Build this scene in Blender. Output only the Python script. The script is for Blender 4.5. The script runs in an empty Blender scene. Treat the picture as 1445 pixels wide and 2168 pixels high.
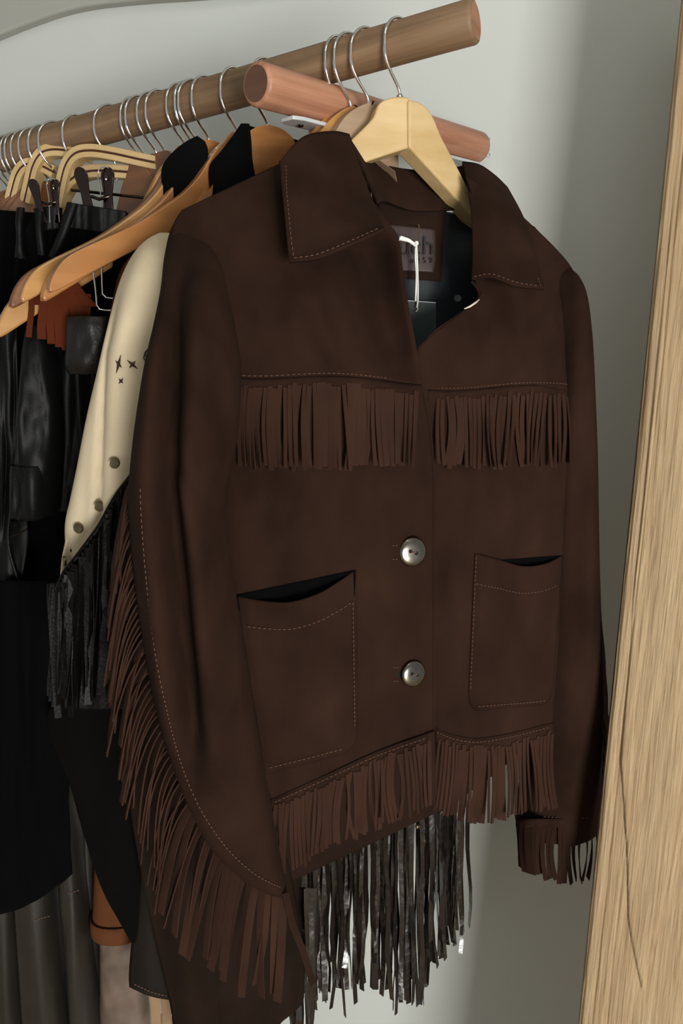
import bpy, bmesh, math, random
from mathutils import Vector, noise, Matrix
random.seed(7)
R = math.radians
SC = bpy.context.scene
COL = SC.collection

# ------------------------------------------------------------------ camera
FPX, CX, CY = 1566.0, 722.5, 1084.0
PITCH = R(13.2); CP, SP = math.cos(PITCH), math.sin(PITCH)
CZ = 1.45
cam = bpy.data.cameras.new('camera'); camo = bpy.data.objects.new('camera', cam); COL.objects.link(camo)
cam.sensor_fit = 'VERTICAL'; cam.sensor_height = 36.0; cam.sensor_width = 24.0
cam.lens = FPX / 2168 * 36.0
cam.clip_start = 0.02
camo.location = (0, 0, CZ); camo.rotation_euler = (R(90) - PITCH, 0, 0)
SC.camera = camo

# ------------------------------------------------------------------ world, window light, exposure
w = bpy.data.worlds.new('world'); SC.world = w; w.use_nodes = True
w.node_tree.nodes['Background'].inputs[0].default_value = (0.94, 0.98, 1.0, 1)
w.node_tree.nodes['Background'].inputs[1].default_value = 0.37

def area(name, loc, target, sx, sy, power, col):
    l = bpy.data.lights.new(name, 'AREA'); l.shape = 'RECTANGLE'; l.size = sx; l.size_y = sy
    l.energy = power; l.color = col
    o = bpy.data.objects.new(name, l); COL.objects.link(o); o.location = loc
    d = Vector(target) - Vector(loc); o.rotation_euler = d.to_track_quat('-Z', 'Y').to_euler()
    return o
area('window_daylight', (1.35, -3.0, 0.60), (0.0, 1.0, 1.10), 1.2, 1.2, 150, (1.0, 0.985, 0.955))
area('high_fill_light', (0.12, 0.1, 2.62), (0.45, 1.1, 1.75), 0.5, 0.5, 3.0, (1.0, 0.97, 0.92))  # added overhead fill, no fixture; lifts the wall shade beside the post
SC.view_settings.view_transform = 'Standard'; SC.view_settings.look = 'None'
SC.view_settings.exposure = 0.0; SC.view_settings.gamma = 1.0
SC.view_settings.use_curve_mapping = False

# ------------------------------------------------------------------ helpers: projection
def P(px, py, Y):
    x = (px - CX) / FPX; v = (CY - py) / FPX
    t = Y / (CP + v * SP)
    return Vector((x * t, Y, CZ + t * (-SP + v * CP)))
def proj(q):
    z = q[2] - CZ; d = q[1] * CP - z * SP; u = q[1] * SP + z * CP
    return CX + FPX * q[0] / d, CY - FPX * u / d, d
def on_plane(px, py, o, n):
    x = (px - CX) / FPX; v = (CY - py) / FPX
    d = Vector((x, CP + v * SP, -SP + v * CP)); c = Vector((0, 0, CZ))
    return c + d * ((o - c).dot(n) / d.dot(n))
def lerp(a, b, t): return a + (b - a) * t
def interp(tab, x):
    if x <= tab[0][0]: return tab[0][1]
    for (x0, y0), (x1, y1) in zip(tab, tab[1:]):
        if x <= x1:
            return lerp(y0, y1, (x - x0) / (x1 - x0))
    return tab[-1][1]
def sinterp(tab, x):          # smooth (Catmull-Rom / Hermite)
    n = len(tab)
    if x <= tab[0][0]: return tab[0][1]
    if x >= tab[-1][0]: return tab[-1][1]
    for i in range(n - 1):
        if x <= tab[i + 1][0]: break
    x0, y0 = tab[i]; x1, y1 = tab[i + 1]; h = x1 - x0
    m = []
    for j in (i, i + 1):
        a = max(j - 1, 0); b = min(j + 1, n - 1)
        m.append((tab[b][1] - tab[a][1]) / (tab[b][0] - tab[a][0]))
    t = (x - x0) / h
    return ((2*t**3 - 3*t*t + 1) * y0 + (t**3 - 2*t*t + t) * h * m[0] + (-2*t**3 + 3*t*t) * y1 + (t**3 - t*t) * h * m[1])
def cr_rows(rows, v):         # catmull-rom over a list of tuples, v in [0,1]
    n = len(rows) - 1; s = v * n; i = min(int(s), n - 1); t = s - i
    p0 = rows[max(i-1, 0)]; p1 = rows[i]; p2 = rows[i+1]; p3 = rows[min(i+2, n)]
    return tuple(0.5 * (2*b + (c - a) * t + (2*a - 5*b + 4*c - d) * t*t + (3*b - a - 3*c + d) * t**3) for a, b, c, d in zip(p0, p1, p2, p3))
def gauss(x, m, s): return math.exp(-((x - m) / s) ** 2)
def nz(x, y, z=0.0): return noise.noise(Vector((x, y, z)))
def sm(a, b, x):
    t = min(1, max(0, (x - a) / (b - a))); return t * t * (3 - 2 * t)

# ------------------------------------------------------------------ helpers: objects
OFF = {}
def tag(o, label, cat, group=None):
    o['label'] = label; o['category'] = cat
    if group: o['group'] = group
def thing(name, label, cat, loc, group=None, rotz=0.0):
    o = bpy.data.objects.new(name, None); COL.objects.link(o); o.location = loc
    o.rotation_euler = (0, 0, rotz); o.empty_display_size = 0.02
    tag(o, label, cat, group)
    OFF[o.name] = (Vector(loc), rotz)
    return o
def mesh(name, verts, faces, mat, parent=None, smooth=True, loc=None, solid=0.0, local=False, auto=None, off=0.0):
    """verts in world space (unless local); converted to the frame of the parent."""
    if parent is not None:
        L, rz = OFF[parent.name]
    else:
        L, rz = (Vector(loc) if loc is not None else Vector(verts[0])), 0.0
    if not local:
        M = Matrix.Rotation(-rz, 3, 'Z')
        verts = [M @ (Vector(v) - L) for v in verts]
    me = bpy.data.meshes.new(name); me.from_pydata([tuple(v) for v in verts], [], faces); me.update()
    bm = bmesh.new(); bm.from_mesh(me); bmesh.ops.recalc_face_normals(bm, faces=bm.faces); bm.to_mesh(me); bm.free()
    if smooth: me.polygons.foreach_set('use_smooth', [True] * len(me.polygons))
    if auto is not None and smooth: me.set_sharp_from_angle(angle=R(auto))
    me.materials.append(mat)
    o = bpy.data.objects.new(name, me); COL.objects.link(o)
    if parent is not None: o.parent = parent
    else: o.location = L
    OFF[o.name] = (L, rz)
    if solid:
        m = o.modifiers.new('thickness', 'SOLIDIFY'); m.thickness = solid; m.offset = off
    return o
def structure(o): o['kind'] = 'structure'; return o

def grid_faces(nu, nv, close_u=False):
    f = []; W = nu if close_u else nu + 1
    for j in range(nv):
        for i in range(nu):
            a = j * W + i; b = j * W + (i + 1) % W
            f.append((a, b, b + W, a + W))
    return f
def sheet(name, rows, Yf, mat, parent=None, nu=40, nv=60, solid=0.0022, off=0.0, sag=None, loc=None):
    """rows: (xl, yl, xr, yr) image positions of a hanging panel; Yf(px,py) its distance."""
    vs = []
    for j in range(nv + 1):
        xl, yl, xr, yr = cr_rows(rows, j / nv)
        for i in range(nu + 1):
            u = i / nu; px = lerp(xl, xr, u); py = lerp(yl, yr, u)
            if sag: py += sag(u, j / nv)
            vs.append(P(px, py, Yf(px, py) + off))
    return mesh(name, vs, grid_faces(nu, nv), mat, parent, solid=solid, loc=loc)
def tube(name, rows, mat, parent=None, nseg=48, nv=70, fold=None, solid=0.0, power=2.4, cap=False, loc=None):
    """rows: (py, pxL, pxR, Y, halfdepth). A hanging sleeve / leg with horizontal oval sections."""
    vs = []
    for j in range(nv + 1):
        py, xl, xr, Y, b = cr_rows(rows, j / nv)
        A = P(xl, py, Y); B = P(xr, py, Y); c = (A + B) / 2; a = (B - A).length / 2
        for i in range(nseg):
            th = 2 * math.pi * i / nseg; ct, st = math.cos(th), math.sin(th)
            ex = math.copysign(abs(ct) ** (2 / power), ct); ey = math.copysign(abs(st) ** (2 / power), st)
            px = lerp(xl, xr, (ex + 1) / 2)
            dy = 0.0
            if fold: dy = fold(px, py, ex, ey)
            q = c + Vector((a * ex, b * ey, 0)); q.y += dy
            vs.append(q)
    f = grid_faces(nseg, nv, True)
    if cap:
        f.append(tuple(range(nseg))); f.append(tuple(nv * nseg + i for i in range(nseg)))
    return mesh(name, vs, f, mat, parent, solid=solid, loc=loc)
def surf(rows, fold, px, py, power=2.4):
    Y = interp([(r[0], r[3]) for r in rows], py)
    for _ in range(4):
        q = P(px, py, Y); Yc = interp([(r[0], r[3]) for r in rows], py)
        for _ in range(2):
            pxr, pyr, _d = proj((q.x, Yc, q.z)); Yc = interp([(r[0], r[3]) for r in rows], pyr)
        xl, xr, b = (interp([(r[0], r[k]) for r in rows], pyr) for k in (1, 2, 4))
        ex = max(-.995, min(.995, 2 * (pxr - xl) / (xr - xl) - 1)); ey = -(1 - abs(ex) ** power) ** (1 / power)
        Y = Yc + b * ey + (fold(lerp(xl, xr, (ex + 1) / 2), pyr, ex, ey) if fold else 0)
    return Y
def sweep(name, pts, rad, mat, parent=None, n=8, closed_ends=True, local=False, loc=None):
    pts = [Vector(p) for p in pts]; vs = []; up = None
    for i, p in enumerate(pts):
        t = (pts[min(i+1, len(pts)-1)] - pts[max(i-1, 0)]).normalized()
        if up is None:
            up = t.orthogonal().normalized()
        up = (up - t * up.dot(t)).normalized(); s = t.cross(up)
        r = rad[i] if isinstance(rad, (list, tuple)) else rad
        for k in range(n):
            a = 2 * math.pi * k / n
            vs.append(p + up * (r * math.cos(a)) + s * (r * math.sin(a)))
    f = grid_faces(n, len(pts) - 1, True)
    if closed_ends:
        f.append(tuple(range(n))); f.append(tuple((len(pts)-1)*n + k for k in range(n)))
    return mesh(name, vs, f, mat, parent, local=local, auto=50, loc=loc)
def bez(p0, p1, p2, n):
    return [tuple((1-t)**2 * a + 2*t*(1-t) * b + t*t * c for a, b, c in zip(p0, p1, p2)) for t in [i / n for i in range(n + 1)]]
def strand(name, path, wid, mat, parent, tw0=0.0, tw1=0.0, th=0.0011, taper=1.0, quick=1.0):
    """a flat cut strip following world points; width turns from tw0 to tw1 about its length."""
    n = len(path); vs = []
    for i, p in enumerate(path):
        p = Vector(p); t = (Vector(path[min(i+1, n-1)]) - Vector(path[max(i-1, 0)])).normalized()
        a = lerp(tw0, tw1, min(1, quick * i / (n - 1)))
        h = Vector((math.cos(a), math.sin(a), 0)); h = (h - t * h.dot(t)).normalized()
        m = t.cross(h)
        ww = wid * 0.5 * lerp(1, taper, i / (n-1))
        for sx, sy in ((-1, -1), (1, -1), (1, 1), (-1, 1)):
            vs.append(p + h * (ww * sx) + m * (th * 0.5 * sy))
    f = grid_faces(4, n - 1, True) + [(0, 1, 2, 3), tuple((n-1)*4 + k for k in (3, 2, 1, 0))]
    return mesh(name, vs, f, mat, parent, auto=40)
def stitches(name, pts, mat, parent, dash=0.0032, gap=0.0019, r=0.00042):
    pts = [Vector(p) for p in pts]; vs = []; fs = []
    seg = []; L = 0
    for a, b in zip(pts, pts[1:]):
        seg.append((L, a, b)); L += (b - a).length
    def at(s):
        for l, a, b in reversed(seg):
            if s >= l: return a + (b - a) * min(1, (s - l) / max((b - a).length, 1e-6))
        return pts[0]
    s = 0.0
    while s + dash < L:
        a, b = at(s), at(s + dash); t = (b - a).normalized(); u = t.orthogonal().normalized(); v = t.cross(u)
        k = len(vs); m = (a + b) / 2
        for q, rr in ((a, r * .5), (m + Vector((0, -r * .6, 0)), r), (b, r * .5)):
            for e in range(4):
                g = e * math.pi / 2; vs.append(q + u * (rr * math.cos(g)) + v * (rr * math.sin(g)))
        for j in (0, 4):
            for e in range(4):
                fs.append((k+j+e, k+j+(e+1) % 4, k+j+4+(e+1) % 4, k+j+4+e))
        fs.append((k, k+1, k+2, k+3)); fs.append((k+8, k+9, k+10, k+11))
        s += dash + gap
    o = mesh(name, vs, fs, mat, parent); o['kind'] = 'stuff'
    return o
def prism(name, outline, thick_vec, mat, parent=None, bevel=0.0, seg=3, local=False, loc=None):
    n = len(outline); T = Vector(thick_vec)
    vs = [Vector(p) for p in outline] + [Vector(p) + T for p in outline]
    f = [tuple(range(n)), tuple(range(2*n-1, n-1, -1))] + [(i, (i+1) % n, n + (i+1) % n, n + i) for i in range(n)]
    o = mesh(name, vs, f, mat, parent, local=local, loc=loc)
    if bevel:
        m = o.modifiers.new('round', 'BEVEL'); m.width = bevel; m.segments = seg; m.limit_method = 'ANGLE'; m.angle_limit = R(40)
    o.data.set_sharp_from_angle(angle=R(35))
    return o
def smooth_closed(pts, k=4):
    n = len(pts); out = []
    for i in range(n):
        p0, p1, p2, p3 = (Vector(pts[(i+j) % n]) for j in (-1, 0, 1, 2))
        for s in range(k):
            t = s / k
            out.append(0.5 * (2*p1 + (p2 - p0) * t + (2*p0 - 5*p1 + 4*p2 - p3) * t*t + (3*p1 - p0 - 3*p2 + p3) * t**3))
    return out
def smooth_open(pts, k=5):
    rows = [tuple(p) for p in pts]; N = (len(rows) - 1) * k
    return [Vector(cr_rows(rows, i / N)) for i in range(N + 1)]
def lathe(name, prof, centre, axis, mat, parent, n=32, loc=None):
    axis = Vector(axis).normalized(); u = axis.orthogonal().normalized(); v = axis.cross(u); vs = []
    for r, h in prof:
        for k in range(n):
            a = 2 * math.pi * k / n
            vs.append(Vector(centre) + axis * h + u * (r * math.cos(a)) + v * (r * math.sin(a)))
    f = grid_faces(n, len(prof) - 1, True) + [tuple(range(n)), tuple((len(prof)-1)*n + k for k in range(n))]
    return mesh(name, vs, f, mat, parent, auto=45, loc=loc)

# ------------------------------------------------------------------ materials
def srgb(r, g, b):
    f = lambda c: (c/255/12.92 if c/255 <= 0.04045 else ((c/255 + 0.055)/1.055) ** 2.4)
    return (f(r), f(g), f(b), 1)
def base_mat(name, rough=0.8, metal=0.0, spec=0.5, sheen=0.0):
    m = bpy.data.materials.new(name); m.use_nodes = True
    b = m.node_tree.nodes['Principled BSDF']
    b.inputs['Roughness'].default_value = rough; b.inputs['Metallic'].default_value = metal
    b.inputs['Specular IOR Level'].default_value = spec
    if sheen: b.inputs['Sheen Weight'].default_value = sheen; b.inputs['Sheen Roughness'].default_value = 0.6
    return m, m.node_tree, b
def tex_noise(nt, scale, detail=4, mapping=None, rough=0.55, dist=0.0):
    n = nt.nodes.new('ShaderNodeTexNoise'); n.inputs['Scale'].default_value = scale
    n.inputs['Detail'].default_value = detail; n.inputs['Roughness'].default_value = rough; n.inputs['Distortion'].default_value = dist
    if mapping is not None: nt.links.new(mapping, n.inputs['Vector'])
    return n
def coords(nt, scale=(1, 1, 1), rot=(0, 0, 0)):
    c = nt.nodes.new('ShaderNodeTexCoord'); m = nt.nodes.new('ShaderNodeMapping')
    m.inputs['Scale'].default_value = scale; m.inputs['Rotation'].default_value = rot
    nt.links.new(c.outputs['Object'], m.inputs['Vector']); return m.outputs['Vector']
def ramp(nt, fac, stops):
    r = nt.nodes.new('ShaderNodeValToRGB'); e = r.color_ramp.elements
    while len(e) < len(stops): e.new(0.5)
    for el, (p, c) in zip(e, stops): el.position = p; el.color = c
    nt.links.new(fac, r.inputs['Fac']); return r.outputs['Color']
def bump(nt, b, h, strength, dist=0.001):
    n = nt.nodes.new('ShaderNodeBump'); n.inputs['Strength'].default_value = strength; n.inputs['Distance'].default_value = dist
    nt.links.new(h, n.inputs['Height']); nt.links.new(n.outputs['Normal'], b.inputs['Normal']); return n
def suede(name, c, var=0.25, rough=0.95, sheen=0.12):
    m, nt, b = base_mat(name, rough, 0, 0.08, sheen)
    lo = tuple(x * (1 - var) for x in c[:3]) + (1,); hi = tuple(min(1, x * (1 + var)) for x in c[:3]) + (1,)
    n1 = tex_noise(nt, 16, 5, coords(nt, (1, 1, .6))); nt.links.new(ramp(nt, n1.outputs['Fac'], [(0.3, lo), (0.7, hi)]), b.inputs['Base Color'])
    n2 = tex_noise(nt, 900, 3, coords(nt)); bump(nt, b, n2.outputs['Fac'], 0.35, 0.0006)
    b.inputs['Sheen Tint'].default_value = hi
    return m
def leather(name, c, rough=0.38, grain=420, bstr=0.25, var=0.2, spec=0.5):
    m, nt, b = base_mat(name, rough, 0, spec)
    lo = tuple(x * (1 - var) for x in c[:3]) + (1,); hi = tuple(min(1, x * (1 + var)) for x in c[:3]) + (1,)
    n1 = tex_noise(nt, 12, 4, coords(nt)); nt.links.new(ramp(nt, n1.outputs['Fac'], [(0.3, lo), (0.7, hi)]), b.inputs['Base Color'])
    v = nt.nodes.new('ShaderNodeTexVoronoi'); v.inputs['Scale'].default_value = grain; nt.links.new(coords(nt), v.inputs['Vector'])
    n2 = tex_noise(nt, 45, 4, coords(nt))
    ad = nt.nodes.new('ShaderNodeMath'); ad.operation = 'MULTIPLY_ADD'; ad.inputs[1].default_value = 2.0
    nt.links.new(n2.outputs['Fac'], ad.inputs[0]); nt.links.new(v.outputs['Distance'], ad.inputs[2])
    bump(nt, b, ad.outputs[0], bstr, 0.0012)
    return m
def wood(name, c_dark, c_light, axis='x', rough=0.45, k=1.0, bstr=0.08, coat=0.0):
    m, nt, b = base_mat(name, rough, 0, 0.5)
    s = {'x': (3*k, 70*k, 70*k), 'y': (70*k, 3*k, 70*k), 'z': (70*k, 70*k, 3*k)}[axis]
    n1 = tex_noise(nt, 1.0, 6, coords(nt, s), 0.6, 0.6); 
    s2 = tuple(x * 4 for x in s)
    n2 = tex_noise(nt, 1.0, 3, coords(nt, s2), 0.6)
    mx = nt.nodes.new('ShaderNodeMath'); mx.operation = 'MULTIPLY_ADD'; mx.inputs[1].default_value = 0.35
    nt.links.new(n2.outputs['Fac'], mx.inputs[0]); nt.links.new(n1.outputs['Fac'], mx.inputs[2])
    nt.links.new(ramp(nt, mx.outputs[0], [(0.42, c_dark), (0.9, c_light)]), b.inputs['Base Color'])
    bump(nt, b, mx.outputs[0], bstr, 0.001)
    b.inputs['Coat Weight'].default_value = coat; b.inputs['Coat Roughness'].default_value = 0.15
    return m
def plain(name, c, rough=0.5, metal=0.0, spec=0.5, var=0.06, scale=60):
    m, nt, b = base_mat(name, rough, metal, spec)
    lo = tuple(x * (1 - var) for x in c[:3]) + (1,); hi = tuple(min(1, x * (1 + var)) for x in c[:3]) + (1,)
    n = tex_noise(nt, scale, 3, coords(nt)); nt.links.new(ramp(nt, n.outputs['Fac'], [(0.3, lo), (0.7, hi)]), b.inputs['Base Color'])
    return m
def plaster(name, c):
    m, nt, b = base_mat(name, 0.9, 0, 0.2)
    lo = tuple(x * 0.96 for x in c[:3]) + (1,)
    n = tex_noise(nt, 2.5, 3, coords(nt)); nt.links.new(ramp(nt, n.outputs['Fac'], [(0.3, lo), (0.7, c)]), b.inputs['Base Color'])
    n2 = tex_noise(nt, 220, 3, coords(nt)); bump(nt, b, n2.outputs['Fac'], 0.05, 0.0006)
    return m

M = {}
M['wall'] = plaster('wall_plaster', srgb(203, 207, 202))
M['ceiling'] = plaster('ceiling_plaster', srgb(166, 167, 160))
M['floor'] = wood('floor_boards', srgb(176, 156, 132), srgb(200, 182, 158), 'x', 0.5, 0.3)
M['suede'] = suede('brown_suede', srgb(43, 28, 21), 0.32, .95, .05)
M['suede_cut'] = suede('brown_suede_cut_strips', srgb(55, 37, 29), 0.2, .95, .05)
M['suede_inner'] = suede('brown_suede_reverse', srgb(40, 27, 21), .2, .95, .04)
M['suede2'] = suede('dark_brown_suede', srgb(34, 24, 18), .25, .95, .03)
M['suede3'] = suede('blackish_brown_suede', srgb(9, 7, 6), .2, .95, .0)
M['thread'] = plain('thread', srgb(112, 82, 64), 0.8)
M['lining'] = plain('satin_lining', srgb(38, 42, 46), 0.35)
M['nickel'] = plain('worn_nickel', srgb(118, 113, 105), 0.2, 1.0, 0.5, 0.25, 60)
M['hole'] = plain('dark_hole', srgb(8, 7, 6), 0.9)
M['chrome'] = plain('chrome_wire', srgb(232, 232, 232), 0.1, 1.0)
M['clip_metal'] = plain('dark_chrome', srgb(74, 62, 58), 0.15, 1.0)
M['brass'] = plain('aged_brass', srgb(120, 108, 84), 0.32, 1.0, 0.5, 0.2)
M['gold'] = plain('gold_pin', srgb(190, 160, 105), 0.25, 1.0)
M['string'] = plain('white_string', srgb(240, 240, 236), 0.8)
M['tagcard'] = plain('green_card', srgb(30, 48, 46), 0.55)
M['patch'] = leather('patch_leather', srgb(62, 48, 48), 0.5, 900, 0.12)
M['patch_dark'] = leather('lettering_shade_leather', srgb(20, 15, 15), 0.5, 900, 0.1)  # darker patch leather, embossing shade put into the lettering colour
M['rod'] = wood('rod_wood', srgb(92, 71, 51), srgb(142, 113, 84), 'z', 0.55, 0.7)
M['rod_end'] = wood('rod_end_grain', srgb(130, 88, 64), srgb(168, 124, 96), 'x', 0.6, 0.5)
M['peg'] = wood('peg_wood', srgb(142, 92, 68), srgb(196, 144, 114), 'z', 0.45, 0.7)
M['peg_end'] = wood('peg_end_grain', srgb(84, 56, 42), srgb(106, 74, 56), 'x', 0.7, 0.5)
M['bracket'] = plain('bracket_metal', srgb(205, 207, 208), 0.4, 0.2)
M['orange_wood'] = wood('orange_hanger_wood', srgb(152, 98, 52), srgb(188, 132, 78), 'x', 0.32, 0.35, 0.03, 0.4)
M['amber_wood'] = wood('amber_hanger_wood', srgb(168, 120, 66), srgb(200, 152, 94), 'x', 0.3, 0.35, 0.03, 0.4)
M['brown_wood'] = wood('brown_hanger_wood', srgb(100, 62, 36), srgb(132, 88, 54), 'x', 0.4, 0.35, 0.03, 0.2)
M['blond_wood'] = wood('blond_hanger_wood', srgb(196, 164, 110), srgb(218, 192, 144), 'x', 0.42, 0.4, 0.03, 0.1)
M['maple_wood'] = wood('grey_maple_wood', srgb(150, 124, 98), srgb(180, 158, 134), 'x', 0.45, 0.35, 0.03, 0.1)
M['birch'] = wood('birch_ply', srgb(188, 156, 104), srgb(214, 186, 136), 'x', 0.45, 0.5, 0.03)
M['birch_gap'] = plain('dark_felt', srgb(70, 36, 22), 0.9)
M['cream'] = suede('cream_suede', srgb(214, 198, 168), 0.06, 0.95, 0.1)
M['embroid'] = plain('embroidery_thread', srgb(62, 44, 32), 0.6)
M['bleather'] = leather('black_leather', srgb(8, 9, 9), 0.52, 520, 0.10, .2, .2)
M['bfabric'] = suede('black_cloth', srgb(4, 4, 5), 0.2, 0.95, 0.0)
M['bcollar'] = suede('black_knit', srgb(8, 9, 9), 0.3, 0.95, 0.0)
M['gleather'] = leather('black_brown_glossy_leather', srgb(11, 8, 7), 0.45, 300, 0.2, .2, .12)
M['fleather'] = leather('fringe_leather', srgb(27, 21, 18), 0.3, 90, 0.6, .3, .9)
M['trouser'] = leather('dark_grey_leather', srgb(34, 31, 27), 0.4, 500, 0.08)
M['rust'] = suede('rust_suede', srgb(80, 36, 20), 0.15)
M['tan'] = suede('tan_orange_leather', srgb(90, 54, 32), 0.15, 0.7)
M['taupe'] = leather('taupe_distressed', srgb(108, 92, 80), 0.55, 60, 0.2, 0.4)
M['choc'] = leather('chocolate_leather', srgb(26, 21, 18), 0.5, 380, 0.12, .2, .25)
M['beige'] = suede('beige_suede', srgb(150, 124, 98), 0.12)
M['pearl'] = plain('pearl', srgb(226, 214, 200), 0.3)

def post_mat():
    m, nt, b = base_mat('weathered_oak', 0.62, 0, 0.35)
    v = coords(nt, (60, 60, 2.6)); n1 = tex_noise(nt, 1.0, 8, v, 0.66, 1.6)
    v2 = coords(nt, (420, 420, 14)); n2 = tex_noise(nt, 1.0, 4, v2, 0.6, 0.3)
    a = nt.nodes.new('ShaderNodeMath'); a.operation = 'MULTIPLY_ADD'; a.inputs[1].default_value = 0.6
    nt.links.new(n2.outputs['Fac'], a.inputs[0]); nt.links.new(n1.outputs['Fac'], a.inputs[2])
    nt.links.new(ramp(nt, a.outputs[0], [(0.45, srgb(128, 104, 76)), (0.72, srgb(164, 138, 104)), (0.98, srgb(186, 162, 126))]), b.inputs['Base Color'])
    bump(nt, b, a.outputs[0], 0.6, 0.004)
    return m
M['post'] = post_mat()

# ================================================================== the setting
WN = Vector((math.sin(R(16)), math.cos(R(16)), 0)); WT = Vector((WN.y, -WN.x, 0)); WO = Vector((0.20, 1.165, 0))
def wallpt(s, z, depth=0.0): return WO + WT * s + Vector((0, 0, z)) - WN * depth
def slab(name, a, b, z0, z1, d0, d1, mat):
    c = [wallpt(s, z, d) for d in (d0, d1) for (s, z) in ((a, z0), (b, z0), (b, z1), (a, z1))]
    return structure(mesh(name, c, [(0,1,2,3),(4,5,6,7),(0,1,5,4),(1,2,6,5),(2,3,7,6),(3,0,4,7)], mat, smooth=False, loc=wallpt((a+b)/2, z0, d0)))
slab('wall_back', -3.2, 2.4, 0.0, 2.7, 0.0, -0.12, M['wall'])
slab('floor', -3.2, 2.4, -0.06, 0.0, 4.2, -0.12, M['floor'])
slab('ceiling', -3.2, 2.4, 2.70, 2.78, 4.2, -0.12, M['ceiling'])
# curved soffit in the upper left corner
so = wallpt(0, 0, 0.02)
out = [(-700, 520), (-350, 255), (-150, 138), (0, 72), (60, 48), (120, 27), (180, 13), (250, 4), (330, -3), (450, -12), (650, -40), (900, -105), (1250, -240), (1650, -480), (2000, -820), (2250, -1200), (2400, -1550)]
pl = [on_plane(x, y, so, WN) for x, y in out]
pl = smooth_open(pl, 5)
top = 2.70
pl = pl + [Vector((pl[-1].x, pl[-1].y, top)), Vector((pl[0].x, pl[0].y, top))]
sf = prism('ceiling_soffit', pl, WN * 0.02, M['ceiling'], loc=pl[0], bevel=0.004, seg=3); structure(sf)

# ---- weathered timber post on the right
def post():
    loc = P(1350, 2168, 0.74); loc.z = 0
    t = thing('timber_post', 'pale weathered oak post with raised grain at the right edge', 'post', loc)
    top = P(1449, -40, 0.88); bot = P(1223, 2200, 0.78)
    ax = (top - bot).normalized(); side = Vector((0.94, -0.34, 0)); side = (side - ax * side.dot(ax)).normalized(); nrm = ax.cross(side)
    if nrm.y > 0: nrm = -nrm
    Wd = 0.40; L = (top - bot).length; ext = 0.60
    us = [0.14 * (i / 190) for i in range(191)] + [0.14 + (Wd - 0.14) * i / 30 for i in range(1, 31)]
    nu, nv = len(us) - 1, 460; vs = []
    SX = [(0, .010), (.5, .012), (.69, .016), (.775, .033), (.852, .044), (.89, .056), (.923, .068)]
    RX = [(0, .096), (.5, .090), (.69, .083), (.8, .081), (.87, .076), (.923, .068)]
    for j in range(nv + 1):
        s = -ext + (L + ext + .12) * j / nv
        ss = 1 - (s / L)
        sx = interp(SX, ss) + 0.0012 * nz(s * 9, 3.0); rx = interp(RX, ss) + 0.0008 * nz(s * 7, 7.0)
        g1 = 0.0150 + 0.002 * nz(s * 4, 11)
        for u in us:
            q = bot + ax * s + side * u
            w1 = 3 * nz(u * 10, s * 3)
            h = 0.0010 * nz(u * 85 + w1, s * 4.0, 1.0) + 0.0007 * nz(u * 210 + w1, s * 9., 4.) + 0.0012 * nz(u * 25, s * 1.6, 5.0) + 0.0004 * nz(u * 500, s * 22, 9.0)
            if ss < .923:
                h += 0.0026 * sm(sx - .0004, sx + .0005, u) * (1 - sm(rx - .0004, rx + .0020, u)) * sm(.0, .4, ss)
                h -= 0.0012 * gauss(u, sx, .0009) * sm(.3, .6, ss)
            h -= 0.0016 * gauss(u, g1, 0.0010) + .0010 * gauss(u, .033 + .004 * nz(s * 3, 31), .0012) * sm(.5, .9, ss)
            edge = 0.0035 * (1 - sm(0, 0.004, u))
            vs.append(q + nrm * (h - edge) + side * (0.0016 * nz(s * 6, 21.0) * (1 - sm(0, .03, u))))
    rotq = ax.to_track_quat('Z', 'Y')
    f = mesh('face', vs, grid_faces(nu, nv), M['post'], t)
    b0 = bot - ax * ext; b1 = bot + ax * (L + .12)
    c = []
    for d in (0.004, 0.07):
        for q, u in ((b0, 0.0006), (b0, Wd), (b1, Wd), (b1, 0.0006)): c.append(q + side * u - nrm * d)
    b = mesh('body', c, [(0,1,2,3),(4,5,6,7),(0,1,5,4),(1,2,6,5),(2,3,7,6),(3,0,4,7)], M['post'], t, smooth=False)
    for o in (f, b):
        o.data.transform(rotq.to_matrix().inverted().to_4x4()); o.rotation_mode = 'QUATERNION'; o.rotation_quaternion = rotq
post()

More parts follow.
